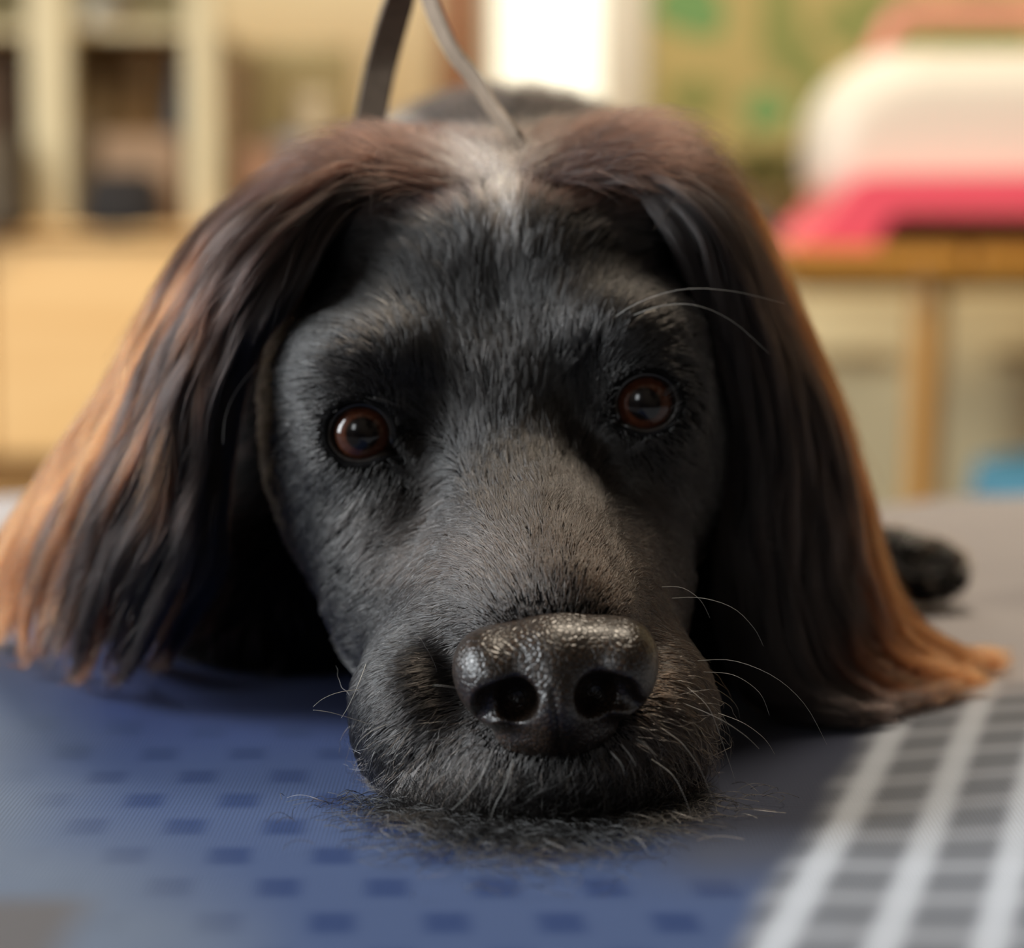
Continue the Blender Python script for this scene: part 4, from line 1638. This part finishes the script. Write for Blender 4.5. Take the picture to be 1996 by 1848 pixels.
# ------------------------------------------------------------------ whiskers
wm_ = mat('pale_whisker', (.42, .40, .37), .4, 0, 10, .5)
WH = [  # pixel polylines with depths
    [(1170, 640, 500), (1240, 592, 497), (1330, 564, 495), (1430, 568, 496), (1530, 592, 500)],
    [(1215, 622, 500), (1290, 596, 497), (1360, 596, 496), (1430, 628, 498), (1500, 690, 502)],
    [(500, 712, 520), (462, 760, 518), (440, 810, 517), (434, 865, 517)],
    [(1290, 1144, 478), (1330, 1146, 476), (1365, 1170, 476), (1384, 1205, 478)],
    [(1310, 1166, 478), (1370, 1166, 475), (1430, 1186, 475), (1470, 1225, 476), (1488, 1260, 478)],
    [(1360, 1288, 472), (1430, 1288, 468), (1510, 1320, 468), (1570, 1375, 470), (1612, 1452, 474)],
    [(1370, 1310, 472), (1430, 1316, 469), (1480, 1350, 469), (1500, 1395, 470)],
    [(1400, 1390, 470), (1450, 1410, 468), (1490, 1440, 468), (1510, 1470, 470)],
    [(1330, 1370, 462), (1400, 1400, 459), (1450, 1432, 459), (1480, 1460, 461)],
    [(700, 1344, 470), (660, 1350, 467), (630, 1362, 466), (610, 1378, 466)],
    [(720, 1412, 466), (670, 1396, 463), (640, 1388, 462), (610, 1384, 462)],
    [(760, 1410, 462), (725, 1425, 460), (700, 1446, 459), (690, 1470, 460)],
    [(715, 1290, 476), (700, 1330, 470), (680, 1375, 467), (665, 1400, 466)],
    [(895, 1342, 448), (865, 1337, 446), (845, 1336, 446)],
    [(880, 1205, 458), (850, 1198, 455), (825, 1190, 454), (806, 1190, 453)],
    [(1290, 1420, 455), (1330, 1450, 452), (1365, 1500, 452), (1390, 1560, 454)],
    [(1270, 1480, 453), (1310, 1510, 450), (1335, 1555, 450), (1350, 1600, 452)],
    [(960, 1460, 447), (940, 1510, 444), (915, 1545, 444), (880, 1580, 445)],
    [(1000, 1480, 446), (985, 1530, 443), (965, 1570, 443), (955, 1600, 444)],
    [(1210, 1450, 448), (1230, 1475, 446), (1240, 1495, 446)],
    [(1190, 1465, 447), (1210, 1488, 445), (1218, 1510, 446)],
    [(1240, 1440, 449), (1262, 1455, 447), (1280, 1475, 447)],
    [(905, 1470, 450), (880, 1500, 447), (850, 1520, 447), (820, 1555, 450)],
    [(1340, 1340, 462), (1375, 1372, 459), (1395, 1410, 459), (1436, 1530, 464)],
]
for wq in WH:
    pw = resamp([tuple(cm(*q)) for q in wq], 16)
    ww = cam2world(pw)
    MB().tube(list(ww), list(np.linspace(.000065, .00002, 16)), 6).build('whisker', wm_, dog, origin=tuple(DL), smooth=True)

# lip and chin hair: sparse longer pale hairs under the nose
def dens_lip(c):
    px, py = pxpy(c)
    return (gau(px, py, 1060, 1530, 260, 90) + .5 * gau(px, py, 1250, 1440, 120, 80) + .5 * gau(px, py, 850, 1480, 120, 80)) * (c[:, 2] < 490) * (nose_sdf(c[:, 0], c[:, 1], c[:, 2]) > .8)



def dens_chin(c):
    px, py = pxpy(c)
    return gau(px, py, 1070, 1610, 230, 38) * (c[:, 2] < 480) + 1e-9


def flow_chin(pc):
    v = np.stack([.4 * (pc[:, 0] - 6) / 20 + rng.normal(0, .7, len(pc)), -.45 + rng.normal(0, .3, len(pc)), -.8 + rng.normal(0, .3, len(pc))], 1)
    px, py = pxpy(pc)
    return v / np.linalg.norm(v, axis=1, keepdims=True), px, py


root = sample_mesh(HV, HF, 12000, dens_chin)
L = rng.uniform(4, 13, len(root))
H, px, py = grow(hs_nobody, root, L, rng.uniform(.1, .6, len(root)), flow_chin, 8, .2)
H = H + rng.normal(0, .3, H.shape) * np.linspace(0, 1, 8)[None, :, None]
wp = cam2world(H)
wp[..., 2] = np.maximum(wp[..., 2], .5004 + rng.uniform(0, .0016, (len(root), 1)))
lc = BLACK[None] * rng.uniform(.3, 1.6, (len(root), 1)) + (rng.random((len(root), 1)) < .03) * .12
curves_obj('chin_fur', wp, np.linspace(1, .3, 8)[None] * np.full((len(root), 1), .06e-3), np.repeat(lc[:, None], 8, 1), HM, dog)

root = sample_mesh(HV, HF, 2600, dens_lip)
L = rng.uniform(5, 11, len(root))
H, px, py = grow(hs_nobody, root, L, rng.uniform(.3, .9, len(root)), flow, 8, .3)
H = H + rng.normal(0, .2, H.shape) * np.linspace(0, 1, 8)[None, :, None]
wp = cam2world(H)
wp[..., 2] = np.maximum(wp[..., 2], .5012)
lc = mixc(np.broadcast_to(BROWN, (len(root), 3)).copy(), WHITE[None] * .6, rng.random(len(root)) ** 2)
curves_obj('lip_hair', wp, np.linspace(1, .3, 8)[None] * np.full((len(root), 1), .045e-3), np.repeat(lc[:, None], 8, 1), HM, dog)

# shed hair lying on the blanket before the chin
NL = 7500
gx_ = rng.normal(.003, .0125, NL)
gd = .456 - np.abs(rng.normal(0, .017, NL)) * rng.uniform(.3, 1.2, NL) + (gx_ / .03) ** 2 * .006
an = rng.uniform(0, 6.28, NL)
ll = rng.uniform(.003, .010, NL)
cvv = rng.normal(0, .9, NL)
zr_ = rng.uniform(0, .0009, NL)
sh = []
K2 = 7
for k in range(K2):
    t = k / (K2 - 1)
    aa = an + cvv * t
    sh.append(np.stack([gx_ + np.cos(aa) * ll * t, gd - .5 + np.sin(aa) * ll * t, .5003 + 0 * t + zr_ * (1 + 1.5 * math.sin(3.14 * t))], 1))
SH = np.stack(sh, 1)
shc = mixc(np.broadcast_to(BLACK * .4, (NL, 3)).copy(), WHITE[None] * .9, (rng.random(NL) < .05) * rng.random(NL))
so = curves_obj('shed_hair', SH, np.full((NL, K2), .045e-3), np.repeat(shc[:, None], K2, 1), HM, None)
so.location = DL
tag(so, 'loose black dog hairs lying on the blue blanket in front of the chin', 'hair', kind='stuff')

# ------------------------------------------------------------------ leash
lm = mat('leash_webbing', srgb(128, 112, 96), .7, .15, 400, .3, .4, 1500, .0003)
LP = [((700, 330), 600, 1.0), ((715, 265), 602, 1.0), ((742, 130), 600, 1.0), ((772, 20), 590, .95), ((802, -70), 578, .6), ((822, -70), 572, .45), ((842, 10), 566, .4), ((880, 95), 560, .35), ((925, 155), 556, .32), ((965, 215), 550, .3), ((1005, 268), 543, .3), ((1030, 310), 545, .3)]
cen = resamp([tuple(cm(p[0], p[1], d)) for p, d, _ in LP], 70)
tw = np.interp(np.linspace(0, 1, 70), np.linspace(0, 1, len(LP)), [q for _, _, q in LP])
V = []
F = []
HWD, HTH = 3.7, .75
for i in range(70):
    t = cen[min(i + 1, 69)] - cen[max(i - 1, 0)]
    t /= np.linalg.norm(t)
    view = cen[i] / np.linalg.norm(cen[i])
    side_ = np.cross(t, view)
    side_ /= np.linalg.norm(side_)
    dep = np.cross(side_, t)
    ang = math.acos(tw[i]) if tw[i] < 1 else 0
    wd = side_ * math.cos(ang) + dep * math.sin(ang)
    th = -side_ * math.sin(ang) + dep * math.cos(ang)
    for (a_, b_) in ((-1, -.6), (-.9, -1), (.9, -1), (1, -.6), (1, .6), (.9, 1), (-.9, 1), (-1, .6)):
        V.append(cen[i] + wd * a_ * HWD + th * b_ * HTH)
for i in range(69):
    for k in range(8):
        F.append((i * 8 + k, i * 8 + (k + 1) % 8, (i + 1) * 8 + (k + 1) % 8, (i + 1) * 8 + k))
F.append(tuple(range(8))[::-1])
F.append(tuple(range(69 * 8, 70 * 8)))
base_l = cam2world(cen[0][None])[0]
lw = cam2world(np.array(V)) - base_l
me = bpy.data.meshes.new('leash')
me.from_pydata(lw.tolist(), [], F)
me.materials.append(lm)
lo_ = bpy.data.objects.new('leash', me)
link(lo_)
lo_.location = base_l
tag(lo_, 'dark webbing leash looping up from behind the head of the dog', 'leash')
